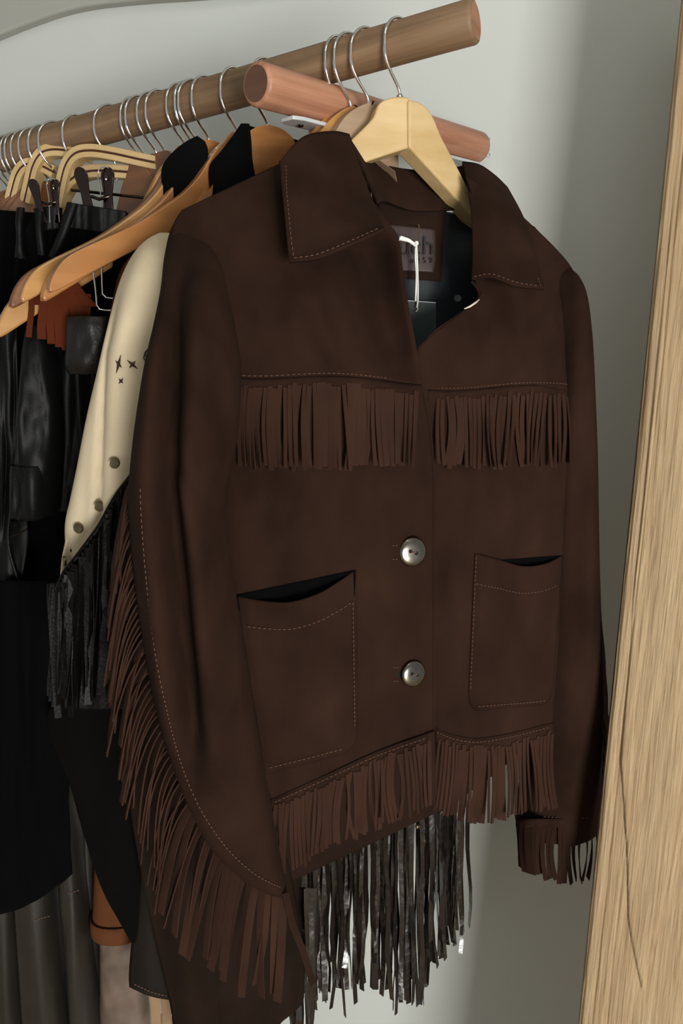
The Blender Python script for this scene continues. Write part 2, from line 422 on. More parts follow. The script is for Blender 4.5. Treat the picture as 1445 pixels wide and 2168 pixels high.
# ================================================================== rods
RA = P(0, 331, 1.127); RB = P(1008, 44, 0.833)
RDIR = (RB - RA).normalized()
def rod_at(px):
    lo, hi = -1.5, 2.0
    for _ in range(50):
        m = (lo + hi) / 2
        if proj(RA + (RB - RA) * m)[0] < px: lo = m
        else: hi = m
    return RA + (RB - RA) * lo
def cyl(name, a, b, r, mat, endmat, label, cat, roundr=0.004):
    a, b = Vector(a), Vector(b); L = (b - a).length; n = 48
    t = thing(name, label, cat, a)
    prof = [(r, 0.0), (r, L * .5), (r, L - roundr)]
    q = (b - a).to_track_quat('Z', 'Y')
    def ring(pr):
        vs = []
        for rr, h in pr:
            for k in range(n):
                g = 2 * math.pi * k / n; vs.append((rr * math.cos(g), rr * math.sin(g), h))
        return vs
    pr = [(r - roundr, 0), (r - roundr*.3, roundr*.3), (r, roundr)] + [(r * (1 + .012 * nz(h * 40, 3)), h) for h in [roundr + (L - 2*roundr) * i / 24 for i in range(1, 24)]] + [(r, L - roundr), (r - roundr*.3, L - roundr*.3), (r - roundr, L)]
    o = mesh('pole', ring(pr), grid_faces(n, len(pr) - 1, True), mat, t, local=True, auto=50)
    o.rotation_euler = q.to_euler()
    for nm, h in (('end_cap', 0.0), ('end_cap', L)):
        vs = [(0, 0, h)] + [((r - roundr) * math.cos(2*math.pi*k/n), (r - roundr) * math.sin(2*math.pi*k/n), h) for k in range(n)]
        e = mesh(nm, vs, [(0, 1 + k, 1 + (k+1) % n) for k in range(n)], endmat, t, local=True)
        e.rotation_euler = q.to_euler()
    return t
far = RA - RDIR * 0.9
cyl('clothes_rod', far, RB, 0.0205, M['rod'], M['rod_end'], 'long round brown wooden clothes rod carrying the whole row of hangers', 'rod')
PGA = P(541, 177, 0.818); PGB = P(1012, 313, 1.140)
PDIR = (PGB - PGA).normalized()
cyl('support_peg', PGA, PGB, 0.0208, M['peg'], M['peg_end'], 'short reddish wooden cross peg carrying the clothes rod', 'peg')

# flat metal bracket under the peg
def bracket():
    t = thing('shelf_bracket', 'flat silvery metal bracket under the reddish cross peg', 'bracket', PGB - Vector((0, 0, 0.03)))
    s = PDIR.copy(); s.z = 0; s.normalize(); n = Vector((s.y, -s.x, 0))
    a = PGA + PDIR * 0.040 - Vector((0, 0, 0.0240)); b = PGB - PDIR * 0.006 - Vector((0, 0, 0.0240))
    ol = [a - n*.010 + s*.010, a - n*.006, a + n*.012, a + n*.017 + s*.012, b + n*.017, b - n*.010]
    prism('arm', ol, (0, 0, -0.004), M['bracket'], t, 0.0008, 2)
    c = b - s * 0.004
    prism('wall_plate', [c - n*.012, c + n*.019, c + n*.019 - Vector((0,0,.10)), c - n*.012 - Vector((0,0,.10))], s * 0.004, M['bracket'], t, 0.0008, 2)
    for d in (0.06, 0.09):
        lathe('screw', [(0.0032, 0), (0.0032, .0012), (.0018, .002)], a + s * (d - 0.040) + n*.004 - Vector((0,0,.0045)), (0, 0, -1), M['clip_metal'], t, 12)
bracket()
for i, (x, y) in enumerate(((1034, 295), (1034, 328))):
    q = on_plane(x, y, wallpt(0, 0, 0.0008), WN)
    o = lathe('wall_plug', [(0.0030, -0.004), (0.0034, 0.0), (0.0028, .0010), (0.0016, .0006), (0.0014, -.003)], q, -WN, M['bracket'], None, 14, loc=q)
    tag(o, ['upper', 'lower'][i] + ' small screw plug in the wall beside the peg end', 'wall plug', 'wall plugs')

# ================================================================== hangers
HR = 0.0262
def hook_pts(neck, up):
    """hook in hanger plane coords (s toward the near arm, z), rod axis at (0,0)"""
    pts = []
    for k in range(0, 15):
        a = R(5 + 175 * k / 14)               # from back, over the top, to the front
        pts.append((-HR * math.cos(a), HR * math.sin(a) if a > 0 else HR * math.sin(a)))
    # pts run back(-) -> top -> front(+)
    pts += [(HR * .99, -0.010), (HR * .86, -0.019), (HR * .58, -0.028), (HR * .28, -0.035), (HR * .08, -0.041), (0, -0.047)]
    pts += [(0, -0.055), (0, neck - 0.012)]
    return pts
def make_hook(t, neck, tilt=0.0):
    ph = random.uniform(34, 50); d = math.atan2(-math.cos(R(ph)), -math.sin(R(ph))) - OFF[t.name][1]
    pts = [(s * math.cos(d), s * math.sin(d), z) for s, z in hook_pts(neck, 1)]
    pts = [tuple(q) for q in smooth_open(pts, 2)]
    return sweep('hook', pts, 0.00165, M['chrome'], t, 8, local=True)
def hanger_thing(px, phi, label, group=None, name='coat_hanger'):
    c = rod_at(px)
    # local x = direction of the near arm, local z up; local y = normal
    rz = math.atan2(-math.cos(phi), -math.sin(phi))
    c = c + Vector((0, 0, 0.0205 + 0.0017 - HR))
    t = thing(name, label, 'hanger', c, group, rz)
    return t
def to_local(t, px, py, depth=0.0):
    L, rz = OFF[t.name]
    n = Vector((math.sin(rz), -math.cos(rz), 0))          # = -local y
    q = on_plane(px, py, L + n * depth, n)
    return Matrix.Rotation(-rz, 3, 'Z') @ (q - L)
# contoured shape measured on the big orange hanger (shaft at px 502)
def contour():
    t = hanger_thing(502, R(52), 'tmp')
    top = [(491, 286), (470, 301), (450, 320), (430, 352), (415, 376), (384, 409), (346, 437), (294, 470), (242, 495), (192, 517), (156, 534), (131, 551), (112, 577), (101, 606), (104, 619)]
    bot = [(121, 614), (160, 593), (208, 568), (277, 533), (349, 496), (420, 455), (490, 415)]
    a = [to_local(t, *p) for p in top]; b = [to_local(t, *p) for p in bot]
    OFF.pop(t.name); bpy.data.objects.remove(t)
    return [(q.x, q.z) for q in a], [(q.x, q.z) for q in b]
CT, CB = contour()
NECK = CT[0][1] + 0.003
CT[0] = (0.012, CT[0][1] + 0.002)
def hanger_body(t, mat, sx=1.0, dz=0.0, thick=0.013, far_scale=1.0, both=True, curve=0.0, notch=True):
    topn = [(x * sx, NECK + (z - NECK) * (1 + dz)) for x, z in CT]; botn = [(x * sx, NECK + (z - NECK) * (1 + dz)) for x, z in CB]
    near = topn + botn
    zc = botn[-1][1] - 0.004
    pts = [(0, NECK)] + near + [(0, zc)] + [(-x * far_scale, z) for x, z in reversed(near)]
    ol = [Vector((x, 0, z)) for x, z in pts]
    ol = smooth_closed(ol, 2)
    vs = [Vector((p.x, thick * .5 - curve * p.x * p.x, p.z)) for p in ol]
    o = prism('body', vs, (0, -thick, 0), mat, t, 0.0042, 3, local=True)
    return o, topn
def tip_px(px, phi, sx, dz):
    c = rod_at(px); c.z += 0.0205 + 0.0017 - HR
    x, z = CT[-2]
    q = c + Vector((-math.sin(phi), -math.cos(phi), 0)) * (x * sx) + Vector((0, 0, NECK + (z - NECK) * (1 + dz)))
    return proj(q)[:2]
def contoured(px, mat, label, tip=None, phi=52, sx=1.0, dz=0.0, group='contoured wooden hangers', bar=None, thick=0.013):
    ph = R(phi)
    if tip:
        for _ in range(30):
            x, y = tip_px(px, ph, sx, dz)
            sx += (x - tip[0]) / 1800.0; dz += (tip[1] - y) / 800.0
    t = hanger_thing(px, ph, label, group)
    make_hook(t, NECK)
    o, topn = hanger_body(t, mat, sx, dz, thick)
    if bar:
        xs, zb, r = bar
        pts = [(xs, 0, zb + .10), (xs - .002, 0, zb + .012), (xs - .004, 0, zb + .004), (xs - .014, 0, zb), (0, 0, zb), (-xs + .014, 0, zb), (-xs + .004, 0, zb + .004), (-xs, 0, zb + .10)]
        sweep('trouser_bar', pts, r, M['chrome'], t, 8, local=True)
    return t
h6 = contoured(502, M['orange_wood'], 'big glossy orange wooden hanger with notched shoulder, nearest in the left row', phi=52)
contoured(440, M['orange_wood'], 'orange wooden hanger directly behind the big notched one, tip just below it', tip=(87, 626), phi=53)
contoured(416, M['amber_wood'], 'amber wooden hanger with bright rounded tip left of the two orange ones', tip=(42, 628), phi=54)
contoured(404, M['brown_wood'], 'darker brown wooden hanger with tip tucked behind the amber tip', tip=(20, 640), phi=55)
contoured(390, M['amber_wood'], 'amber wooden hanger whose tip hangs lowest at the left photo edge', tip=(-8, 700), phi=56)
contoured(345, M['brown_wood'], 'brown round-topped wooden hanger rising behind the blond bentwood hangers', phi=128)
for px, lab in ((290, 'first'), (328, 'second')):
    contoured(px, M['brown_wood'], 'brown wooden hanger mostly hidden behind blond bentwood hangers, ' + ('left' if px == 290 else 'right') + ' hook of the pair', phi=120, dz=0.25, sx=.8)
for i, px in enumerate((15, 26, 38, 47, 62, 80)):
    contoured(px, M['brown_wood'], 'brown wooden hanger crowded at far left, ' + ['first', 'second', 'third', 'fourth', 'fifth', 'sixth'][i] + ' hook from the photo edge', phi=40 + 4 * i, group='far left hangers')

# outline based hangers for the upper right group
def outlined(px, phi, mat, label, near_px, far_px=None, thick=0.014, neck=None, mirror=True, bevel=0.005, group=None):
    t = hanger_thing(px, R(phi), label, group)
    nl = [to_local(t, *p) for p in near_px]
    zt = max(q.z for q in nl)
    make_hook(t, zt)
    pts = [(q.x, q.z) for q in nl]
    if mirror: pts = pts + [(-x, z) for x, z in reversed(pts)]
    ol = smooth_closed([Vector((x, 0, z)) for x, z in pts], 3)
    prism('body', [Vector((p.x if p.x > -.03 else -.03 + (p.x + .03) * .55, thick * .5 - .7 * max(0, -p.x - .03), p.z)) for p in ol], (0, -thick, 0), mat, t, bevel, 3, local=True)
    return t
outlined(565, 75, M['orange_wood'], 'orange round-topped hanger inside the black shirt collar', [(566, 268), (545, 271), (522, 284), (500, 312), (470, 360), (420, 430), (330, 500), (320, 520), (420, 480), (566, 420)])
outlined(720, 60, M['orange_wood'], 'dark orange hanger under the reddish peg, leftmost of the group behind the blond one', [(721, 228), (700, 236), (678, 254), (652, 284), (628, 315), (585, 365), (500, 430), (400, 500), (405, 525), (560, 440), (650, 375), (722, 335)], thick=.016)
outlined(743, 60, M['amber_wood'], 'light orange hanger squeezed between dark orange and greyish maple hangers', [(744, 228), (722, 234), (697, 252), (672, 280), (645, 315), (585, 375), (500, 440), (410, 510), (415, 530), (560, 450), (660, 378), (744, 335)], thick=.016)
outlined(781, 62, M['maple_wood'], 'greyish pale maple hanger just behind the front blond one', [(782, 221), (758, 227), (735, 240), (715, 260), (700, 284), (670, 330), (600, 395), (500, 460), (430, 515), (435, 535), (600, 450), (700, 372), (782, 332)], thick=.02)

# front blond hanger made of two mitred arms
def blond():
    t = hanger_thing(848, R(66), 'broad blond wooden suit hanger holding the front suede jacket', None)
    L, rz = OFF[t.name]
    nl = to_local(t, 850, 208)
    make_hook(t, nl.z)
    def arm(phi, pts, name, thick, o):
        phi = R(phi); n = Vector((math.cos(phi), -math.sin(phi), 0))
        pp = smooth_open([on_plane(x, y, o, n) for x, y in pts], 3)
        return prism(name, pp, -n * thick, M['blond_wood'], t, 0.0035, 3)
    o = on_plane(866, 260, L + Vector((0, 0, 0)), Vector((math.cos(R(66)), -math.sin(R(66)), 0))) + Vector((0.004, -0.012, 0))
    arm(78, [(869, 312), (869, 262), (869, 212), (845, 204), (818, 209), (800, 222), (790, 248), (768, 272), (742, 297), (700, 335), (600, 400), (470, 478), (460, 500), (600, 436), (700, 378), (757, 350), (812, 330), (866, 311)][:-1], 'arm', 0.026, o)
    arm(50, [(866, 211), (888, 216), (908, 232), (922, 258), (933, 285), (950, 318), (975, 366), (1000, 412), (1060, 480), (1130, 540), (1150, 570), (1140, 585), (1060, 530), (985, 442), (940, 392), (900, 348), (866, 311)], 'arm', 0.022, o)
    # slim centre rail below the front edge of the right arm
    lathe('hook_socket', [(0.004, 0), (0.0045, .004), (.003, .007)], Vector((L.x, L.y, L.z + nl.z - .004)), (0, 0, 1), M['chrome'], t, 16)
blond()

# bentwood clamp hangers (two plies and a dark seam)
def bentwood(px, phi, label, path, w=0.020, hook_z=-0.06):
    t = hanger_thing(px, R(phi), label, 'blond bentwood clamp hangers', 'clamp_hanger')
    loc = smooth_open([to_local(t, *p) for p in path], 6)
    make_hook(t, max(q.z for q in loc))
    def ply(name, off, h, ww, mat):
        vs = []; n = len(loc)
        for i, p in enumerate(loc):
            tg = (loc[min(i+1, n-1)] - loc[max(i-1, 0)]).normalized()
            nn = Vector((-tg.z, 0, tg.x))
            for a, b in ((off - h/2, -ww/2), (off + h/2, -ww/2), (off + h/2, ww/2), (off - h/2, ww/2)):
                vs.append(p + nn * a + Vector((0, b, 0)))
        f = grid_faces(4, n - 1, True) + [(0, 1, 2, 3), tuple((n-1)*4 + k for k in range(4))]
        o = mesh(name, vs, f, mat, t, local=True, auto=40)
        m = o.modifiers.new('round', 'BEVEL'); m.width = 0.0008; m.segments = 2; m.limit_method = 'ANGLE'
    ply('outer_ply', 0.0046, 0.0066, w, M['birch'])
    ply('felt_seam', 0.0, 0.003, w * .95, M['birch_gap'])
    ply('inner_ply', -0.0046, 0.0066, w, M['birch'])
    return t
bentwood(303, 106, 'blond bentwood clamp hanger with two-ply curved end, nearest of the four', [(357, 352), (300, 340), (245, 328), (200, 322), (168, 328), (148, 352), (136, 395), (127, 440), (120, 470)])
bentwood(240, 104, 'second blond bentwood clamp hanger, its arm running under the nearest one', [(352, 374), (290, 368), (235, 364), (190, 366), (160, 380), (140, 405), (126, 440), (118, 476)], w=.017)
bentwood(168, 104, 'third blond bentwood clamp hanger with its curved end left of the nearest', [(190, 330), (150, 322), (118, 320), (95, 328), (78, 355), (68, 395), (60, 430)])
bentwood(122, 104, 'leftmost blond bentwood clamp hanger, its rounded end lowest', [(120, 366), (90, 352), (62, 352), (45, 370), (34, 405), (26, 440), (22, 463)])
for px in (98,):
    contoured(px, M['brown_wood'], 'brown wooden hanger between the bentwood hangers and the far left crowd', phi=120, sx=.7, dz=.2)

# ================================================================== main jacket
YB = [(380, .705), (430, .700), (505, .692), (620, .700), (755, .722), (850, .742), (915, .757), (1000, .795), (1100, .822), (1185, .85), (1235, .885)]
RO = [(320, .125), (400, .092), (470, .072), (560, .052), (650, .026), (750, .008), (850, 0), (1300, -.006), (1560, -.004), (1720, 0.004)]
def Yj(px, py):
    y = sinterp(YB, px) + sinterp(RO, py)
    f = 0.0095 * nz(px / 120 + .3 * nz(px / 300, py / 300), py / 420, 2.0) + 0.0032 * nz(px / 50, py / 170, 8.0)
    # drag folds below the left collar, dip beside the front opening
    d = (px - 640) - (py - 600) * 0.45
    f += 0.006 * gauss(d, 0, 26) * sm(540, 600, py) * (1 - sm(740, 800, py))
    f -= 0.006 * gauss(d, 60, 34) * sm(540, 600, py) * (1 - sm(760, 820, py))
    f += 0.034 * gauss(px - 0.20 * (py - 600), 796, 52) * sm(470, 540, py) * (1 - sm(720, 850, py))
    d = (px - 1010) + (py - 700) * 0.55
    f += 0.005 * gauss(d, 95, 28) * sm(600, 680, py) * (1 - sm(780, 860, py))
    # hem waves on the right panel
    f += 0.010 * gauss(px, 960, 34) * sm(1380, 1560, py)
    f -= 0.006 * gauss(px, 1050, 45) * sm(1380, 1560, py)
    f += 0.006 * gauss(px, 905, 55) * gauss(py, 1080, 90)
    return y + f
JL = P(720, 1700, .78); JL.z = P(720, 1840, .72).z
jk = thing('fringed_suede_jacket', 'dark brown suede western jacket with fringed yoke, sleeves and hem, frontmost', 'jacket', JL)
LP = [(386, 446, 640, 325), (366, 482, 760, 395), (366, 545, 838, 500), (388, 622, 853, 600), (426, 710, 873, 710), (450, 800, 893, 818), (455, 900, 909, 905), (452, 1000, 917, 1000),
      (450, 1100, 918, 1100), (455, 1200, 918, 1200), (465, 1300, 918, 1300), (480, 1420, 918, 1400), (505, 1540, 918, 1480), (575, 1692, 918, 1548)]
RP = [(985, 372, 1075, 432), (1002, 430, 1172, 524), (1006, 520, 1216, 582), (1004, 592, 1234, 640), (1014, 626, 1232, 690), (960, 674, 1217, 740), (905, 716, 1213, 790), (876, 752, 1211, 830), (884, 800, 1209, 870),
      (895, 900, 1203, 940), (900, 1000, 1199, 1010), (900, 1100, 1194, 1100), (900, 1200, 1189, 1200), (900, 1300, 1183, 1300), (900, 1420, 1176, 1420), (900, 1545, 1168, 1530)]
hlt = lambda x: sinterp([(575, 1692), (690, 1640), (800, 1590), (918, 1548)], x)
hlb = lambda x: sinterp([(580, 1880), (610, 1850), (690, 1800), (800, 1750), (905, 1704)], x)
hrt = lambda x: sinterp([(915, 1538), (960, 1556), (1010, 1563), (1080, 1552), (1168, 1530)], x)
hrb = lambda x: sinterp([(920, 1705), (970, 1728), (1030, 1738), (1100, 1722), (1190, 1700)], x)
def Yr(px, py): return Yj(px, py) + (0.004 + .014 * sm(950, 1250, py)) * (1 - sm(912, 985, px))
sheet('front_panel', LP, Yj, M['suede'], jk, 70, 150, 0.0024)
sheet('front_panel', RP, Yr, M['suede'], jk, 54, 150, 0.0024, sag=lambda u, v: sm(.85, 1, v) * (hrt(lerp(900, 1168, u)) + 6 - lerp(1545, 1530, u)))
# back panel and lining, hanging behind the hanger
def Yback(px, py):
    u = (px - 820) / 420
    return sinterp(YB, px) + 0.170 * (1 - .75 * u * u) + 0.008 * nz(px / 110, py / 500, 4) + sinterp([(300, .03), (600, .0), (1700, 0.0)], py)
BP = [(520, 420, 1130, 480), (500, 520, 1190, 560), (490, 700, 1205, 700), (490, 1000, 1195, 1000), (500, 1300, 1180, 1300), (540, 1600, 1120, 1560), (600, 1872, 948, 1708)]
sheet('back_panel', BP, lambda x, y: Yback(x, y) + .004, M['suede_inner'], jk, 40, 60, 0.003)
BL = [(560, 400, 1110, 470), (520, 520, 1180, 560), (510, 700, 1190, 700), (510, 1000, 1180, 1000), (510, 1300, 1170, 1300), (540, 1560, 1120, 1520)]
sheet('lining', BL, lambda x, y: Yback(x, y) - .004, M['lining'], jk, 40, 50, 0.0015)
# placket strip along the left front edge
PE = [(812, 478), (838, 500), (853, 600), (873, 710), (893, 818), (909, 905), (917, 1000), (918, 1100), (918, 1300), (918, 1500), (917, 1690)]
pe = smooth_open([(a, b, 0) for a, b in PE], 6)
def edge_roll(name, pts, Yfn, rad, mat, off=-0.001):
    return sweep(name, [P(q[0], q[1], Yfn(q[0], q[1]) + off) for q in pts], rad, mat, jk, 8)
edge_roll('front_edge', pe, Yj, 0.0017, M['suede'])
sheet('placket', [(903, 1552, 919, 1547), (903, 1600, 919, 1600), (904, 1650, 919, 1650), (905, 1690, 919, 1692)], Yj, M['suede'], jk, 6, 16, 0.003, off=-.004)
stitches('stitching', [P(q[0] - 9, q[1], Yj(q[0], q[1]) - .0018) for q in pe if q[1] > 830], M['thread'], jk)
VE = [(998, 596), (1010, 612), (1013, 628), (1000, 646), (960, 674), (920, 702), (895, 730), (880, 756)]
edge_roll('front_edge', smooth_open([(a, b, 0) for a, b in VE], 5), Yr, 0.0015, M['suede'])

# yokes, overlapping the chest with a stitched edge
LY = LP[:5] + [(455, 796, 892, 812)]
sag_l = lambda u, v: v ** 6 * (6 * math.sin(u * 7 + .5) - 4)
sheet('yoke', LY, Yj, M['suede'], jk, 60, 70, 0.002, off=-.0024, sag=sag_l)
RY = RP[:8] + [(887, 822, 1210, 818)]
sag_r = lambda u, v: v ** 6 * (5 * math.sin(u * 6 + .3))
sheet('yoke', RY, Yr, M['suede'], jk, 50, 70, 0.002, off=-.0024, sag=sag_r)
stitches('stitching', [P(px, lerp(796, 812, (px - 455) / 437) + sag_l((px - 455) / 437, 1) - 5, Yj(px, 800) - .0038) for px in range(500, 893, 6)], M['thread'], jk)
stitches('stitching', [P(px, lerp(822, 818, (px - 887) / 323) + sag_r((px - 887) / 323, 1) - 4, Yr(px, 815) - .0038) for px in range(900, 1206, 6)], M['thread'], jk)

def fringe_row(x0, x1, ytop, ybot, Yfn, n, off, mat, parent, name='fringe_strand', band=24, wmul=1.0, lift=0.009, flare=0.0, edge_tw=.65, sway=3.0):
    """a row of cut strands under an uncut band"""
    step = (x1 - x0) / n
    left = 0; csw = cdx = ctw = clf = 0.0
    for i in range(n):
        first = left <= 0
        if first: left = random.choice((1, 1, 2, 2, 3, 4, 5)); csw = random.gauss(0, 3.5); cdx = random.gauss(0, sway * 1.3); ctw = random.gauss(0, edge_tw * .8); clf = random.uniform(.1, 2.0)
        left -= 1
        cx = x0 + (i + .5) * step
        yt = ytop(cx) + band * random.uniform(.45, .95); yb = ybot(cx) + random.uniform(-5, 7)
        dx = flare * ((i + .5) / n - .5) * 2 + random.gauss(0, .25 * sway) + cdx
        sw = random.gauss(0, .8) + csw
        lf = lift * (clf + random.uniform(0, .3)); ph = random.uniform(0, 6.28)
        wk = (random.choice((.72, .8, .92)) if first else random.uniform(.96, 1.06)) * wmul
        path = []
        for k in range(7):
            t = k / 6; px = cx + dx * t * t + sw * math.sin(t * math.pi); py = lerp(yt, yb, t)
            path.append(P(px, py, Yfn(px, py) + off - lf * t - .0012 * math.sin(t * 4 + ph) * t))
        d = (path[0] - Vector((0, 0, CZ))).length
        tw = ctw + random.gauss(0, .15)
        base = math.atan2(Yfn(cx + 12, yt) - Yfn(cx - 12, yt), 24 * .00047)
        strand(name, path, step * wk * d / FPX / max(.5, math.cos(base)), mat, parent, base, base + tw)
def band_sheet(x0, x1, ytop, h, Yfn, off, mat, parent, name='fringe_band'):
    nu = 60; nv = 3; vs = []
    for j in range(nv + 1):
        for i in range(nu + 1):
            px = lerp(x0, x1, i / nu); py = ytop(px) + h * j / nv
            vs.append(P(px, py, Yfn(px, py) + off))
    return mesh(name, vs, grid_faces(nu, nv), mat, parent, solid=0.0014)
ylt = lambda x: lerp(796, 812, (x - 455) / 437) + sag_l((x - 455) / 437, 1) + 1
yrt = lambda x: lerp(822, 818, (x - 887) / 323) + sag_r((x - 887) / 323, 1) + 1
band_sheet(500, 893, ylt, 24, Yj, -.0014, M['suede'], jk)
fringe_row(505, 886, ylt, lambda x: interp([(505, 990), (700, 992), (886, 984)], x), Yj, 37, -.0028, M['suede_cut'], jk, sway=5)
band_sheet(905, 1205, yrt, 24, Yr, -.0014, M['suede'], jk)
fringe_row(922, 1206, yrt, lambda x: interp([(922, 984), (1060, 992), (1206, 984)], x), Yr, 30, -.0028, M['suede_cut'], jk, sway=5)

# hem fringe
Yh = lambda x, y: Yj(x, y) - .002 + .00002 * (y - 1550)
band_sheet(572, 906, hlt, 26, Yh, -.0022, M['suede'], jk)
fringe_row(580, 912, hlt, hlb, Yh, 40, -.0035, M['suede_cut'], jk, band=26, sway=3, flare=6)
band_sheet(922, 1170, hrt, 30, lambda x, y: Yr(x, y), -.0022, M['suede'], jk)
fringe_row(926, 1172, hrt, hrb, lambda x, y: Yr(x, y), 33, -.0035, M['suede_cut'], jk, band=30, sway=3, flare=14)
stitches('stitching', [P(px, hlt(px) + 9, Yh(px, hlt(px)) - .0042) for px in range(580, 905, 6)], M['thread'], jk)
stitches('stitching', [P(px, hrt(px) + 8, Yr(px, hrt(px)) - .0042) for px in range(925, 1168, 6)], M['thread'], jk)

# pockets
def pocket(cols, nu=40, nv=50, corner=.82, left_round=False, openx=(0.15, .95), gap=.013):
    """cols(u) -> (xtop, ytop, xbot, ybot)"""
    vs = []
    for j in range(nv + 1):
        v = j / nv
        for i in range(nu + 1):
            u = i / nu; xt, yt, xb, yb = cols(u)
            yb2 = yb
            for side in ((u, True), (1 - u, left_round)):
                if side[1] and side[0] > corner:
                    k = (side[0] - corner) / (1 - corner); yb2 -= 42 * (1 - math.sqrt(max(0, 1 - k * k)))
            px = lerp(xt, xb, v); py = lerp(yt, yb2, v)
            bul = gap * math.sin(math.pi * min(1, max(0, (u - openx[0]) / (openx[1] - openx[0])))) * math.exp(-v * 7)
            edge = 0.0026 * min(1, 12 * min(u, 1 - u, 1.02 - v))
            vs.append(P(px, py, Yj(px, py) - .0012 - edge - bul - .003 * math.sin(math.pi * u) * math.sin(math.pi * v)))
    return mesh('pocket', vs, grid_faces(nu, nv), M['suede'], jk, solid=0.0016), cols
def pl_cols(u):
    return (lerp(498, 753, u), sinterp([(0, 1262), (.25, 1273), (.45, 1275), (.68, 1258), (.86, 1231), (1, 1206)], u), lerp(560, 757, u), lerp(1640, 1588, u))
def pr_cols(u):
    return (lerp(1004, 1190, u), sinterp([(0, 1171), (.3, 1186), (.55, 1199), (.8, 1194), (1, 1176)], u), lerp(990, 1170, u), lerp(1506, 1490, u))
p1, _ = pocket(pl_cols)
p2, _ = pocket(pr_cols, left_round=True, corner=.88, openx=(.35, 1.0), gap=.010)
def on_pocket(cols, u, v):
    xt, yt, xb, yb = cols(u); px, py = lerp(xt, xb, v), lerp(yt, yb, v)
    bul = 0
    return P(px, py, Yj(px, py) - .0062 - .003 * math.sin(math.pi * u) * math.sin(math.pi * v) - .008 * math.sin(math.pi * u) * math.exp(-v * 7))
stitches('stitching', [on_pocket(pl_cols, .06 + .9 * k / 50, .165) for k in range(51)], M['thread'], p1)
stitches('stitching', [on_pocket(pl_cols, .972, .17 + .70 * k / 40) for k in range(41)], M['thread'], p1)
stitches('stitching', [on_pocket(pl_cols, .06 + .78 * k / 50, .97) for k in range(51)], M['thread'], p1)
stitches('stitching', [on_pocket(pr_cols, .03 + .95 * k / 40, .19) for k in range(41)], M['thread'], p2)
stitches('stitching', [on_pocket(pr_cols, .02, .02 + .84 * k / 40) for k in range(41)], M['thread'], p2)
stitches('stitching', [on_pocket(pr_cols, .12 + .8 * k / 40, .975) for k in range(41)], M['thread'], p2)

sheet('pocket_shade', [(500, 1260, 752, 1207), (500, 1268, 752, 1222), (502, 1292, 750, 1262)], Yj, M['bfabric'], jk, 20, 6, .0008, off=-.0024)  # dark sheets above the pocket edges stand for the shade inside the pockets
sheet('pocket_shade', [(1050, 1186, 1188, 1176), (1050, 1192, 1188, 1184), (1050, 1206, 1186, 1204)], Yj, M['bfabric'], jk, 16, 6, .0008, off=-.0024)

# buttons
def button(px, py, rpx, ang):
    c = P(px, py, Yj(px, py) - .006); r = rpx * .0005
    nrm = Vector((0.30, -1, 0.10)).normalized() if ang == 0 else Vector((0.42, -1, 0.12)).normalized()
    prof = [(r * .5, -.004), (r * .96, -.001)]
    vs = []
    b = lathe('button', [(r*.55, -.0045), (r*.97, -.0018), (r, 0), (r*.97, .0016), (r*.88, .0026), (r*.7, .0034), (r*.4, .0038), (r*.02, .0039)], c, nrm, M['nickel'], jk, 48)
    b['label'] = 'round nickel button with two holes'
    u = nrm.cross(Vector((0, 0, 1))).normalized(); u = -u if u.x < 0 else u
    for s in (-1, 1):
        lathe('button_hole', [(r*.13, -.001), (r*.13, .0012), (r * .02, .0012)], c + nrm * .0030 + u * (s * r * .21) - Vector((0, 0, s * r * .08)), nrm, M['hole'], b, 16)
    sweep('thread_bridge', [c + nrm * .0042 - u * (r*.18), c + nrm * .0047, c + nrm * .0042 + u * (r*.18)], .0007, M['thread'], b, 6)
    # slit of the buttonhole showing at the left
    q = [P(px - 44, py + 2, Yj(px - 44, py) - .0014), P(px - 25, py - 5, Yj(px - 25, py) - .0016), P(px - 25, py + 8, Yj(px - 25, py) - .0016)]
    prism('buttonhole', q, (0, .001, 0), M['hole'], jk)
    for dy in (-13, 16):
        stitches('buttonhole_stitching', [P(px - 42 + k * 3, py + dy, Yj(px - 40, py) - .0018) for k in range(6)], M['thread'], jk, .002, .001, .0005)
button(872, 1168, 31, 0)
button(874, 1426, 29, 1)
# small parts on the right front edge
q = P(968, 632, Yr(968, 660) + .02)
lathe('snap_stud', [(.004, 0), (.0036, .0015), (.0015, .0022)], q, (-.2, -1, .5), M['hole'], jk, 16)
c = P(1000, 646, Yr(1000, 646) - .001)
sweep('pearl_button_edge', [P(982, 654, Yr(982, 650) - .003), P(994, 649, Yr(990, 650) - .0045), P(1006, 641, Yr(1000, 645) - .0045), P(1014, 634, Yr(1010, 640) - .003)], [.0005, .0011, .0011, .0005], M['pearl'], jk, 8)

# ---- collar
def collar_piece(rows, name, Yfn, nu=26, nv=26, solid=.0032):
    """rows of (x,y) control points, all rows same length"""
    vs = []
    for j in range(nv + 1):
        flat = [tuple(c for p in r for c in p) for r in rows]
        r = cr_rows(flat, j / nv); k = len(rows[0]); pts = [(r[3*i], r[3*i+1], r[3*i+2]) for i in range(k)]
        for i in range(nu + 1):
            x, y, z = cr_rows(pts, i / nu); vs.append(P(x, y, z))
    return mesh(name, vs, grid_faces(nu, nv), M['suede'], jk, solid=solid)
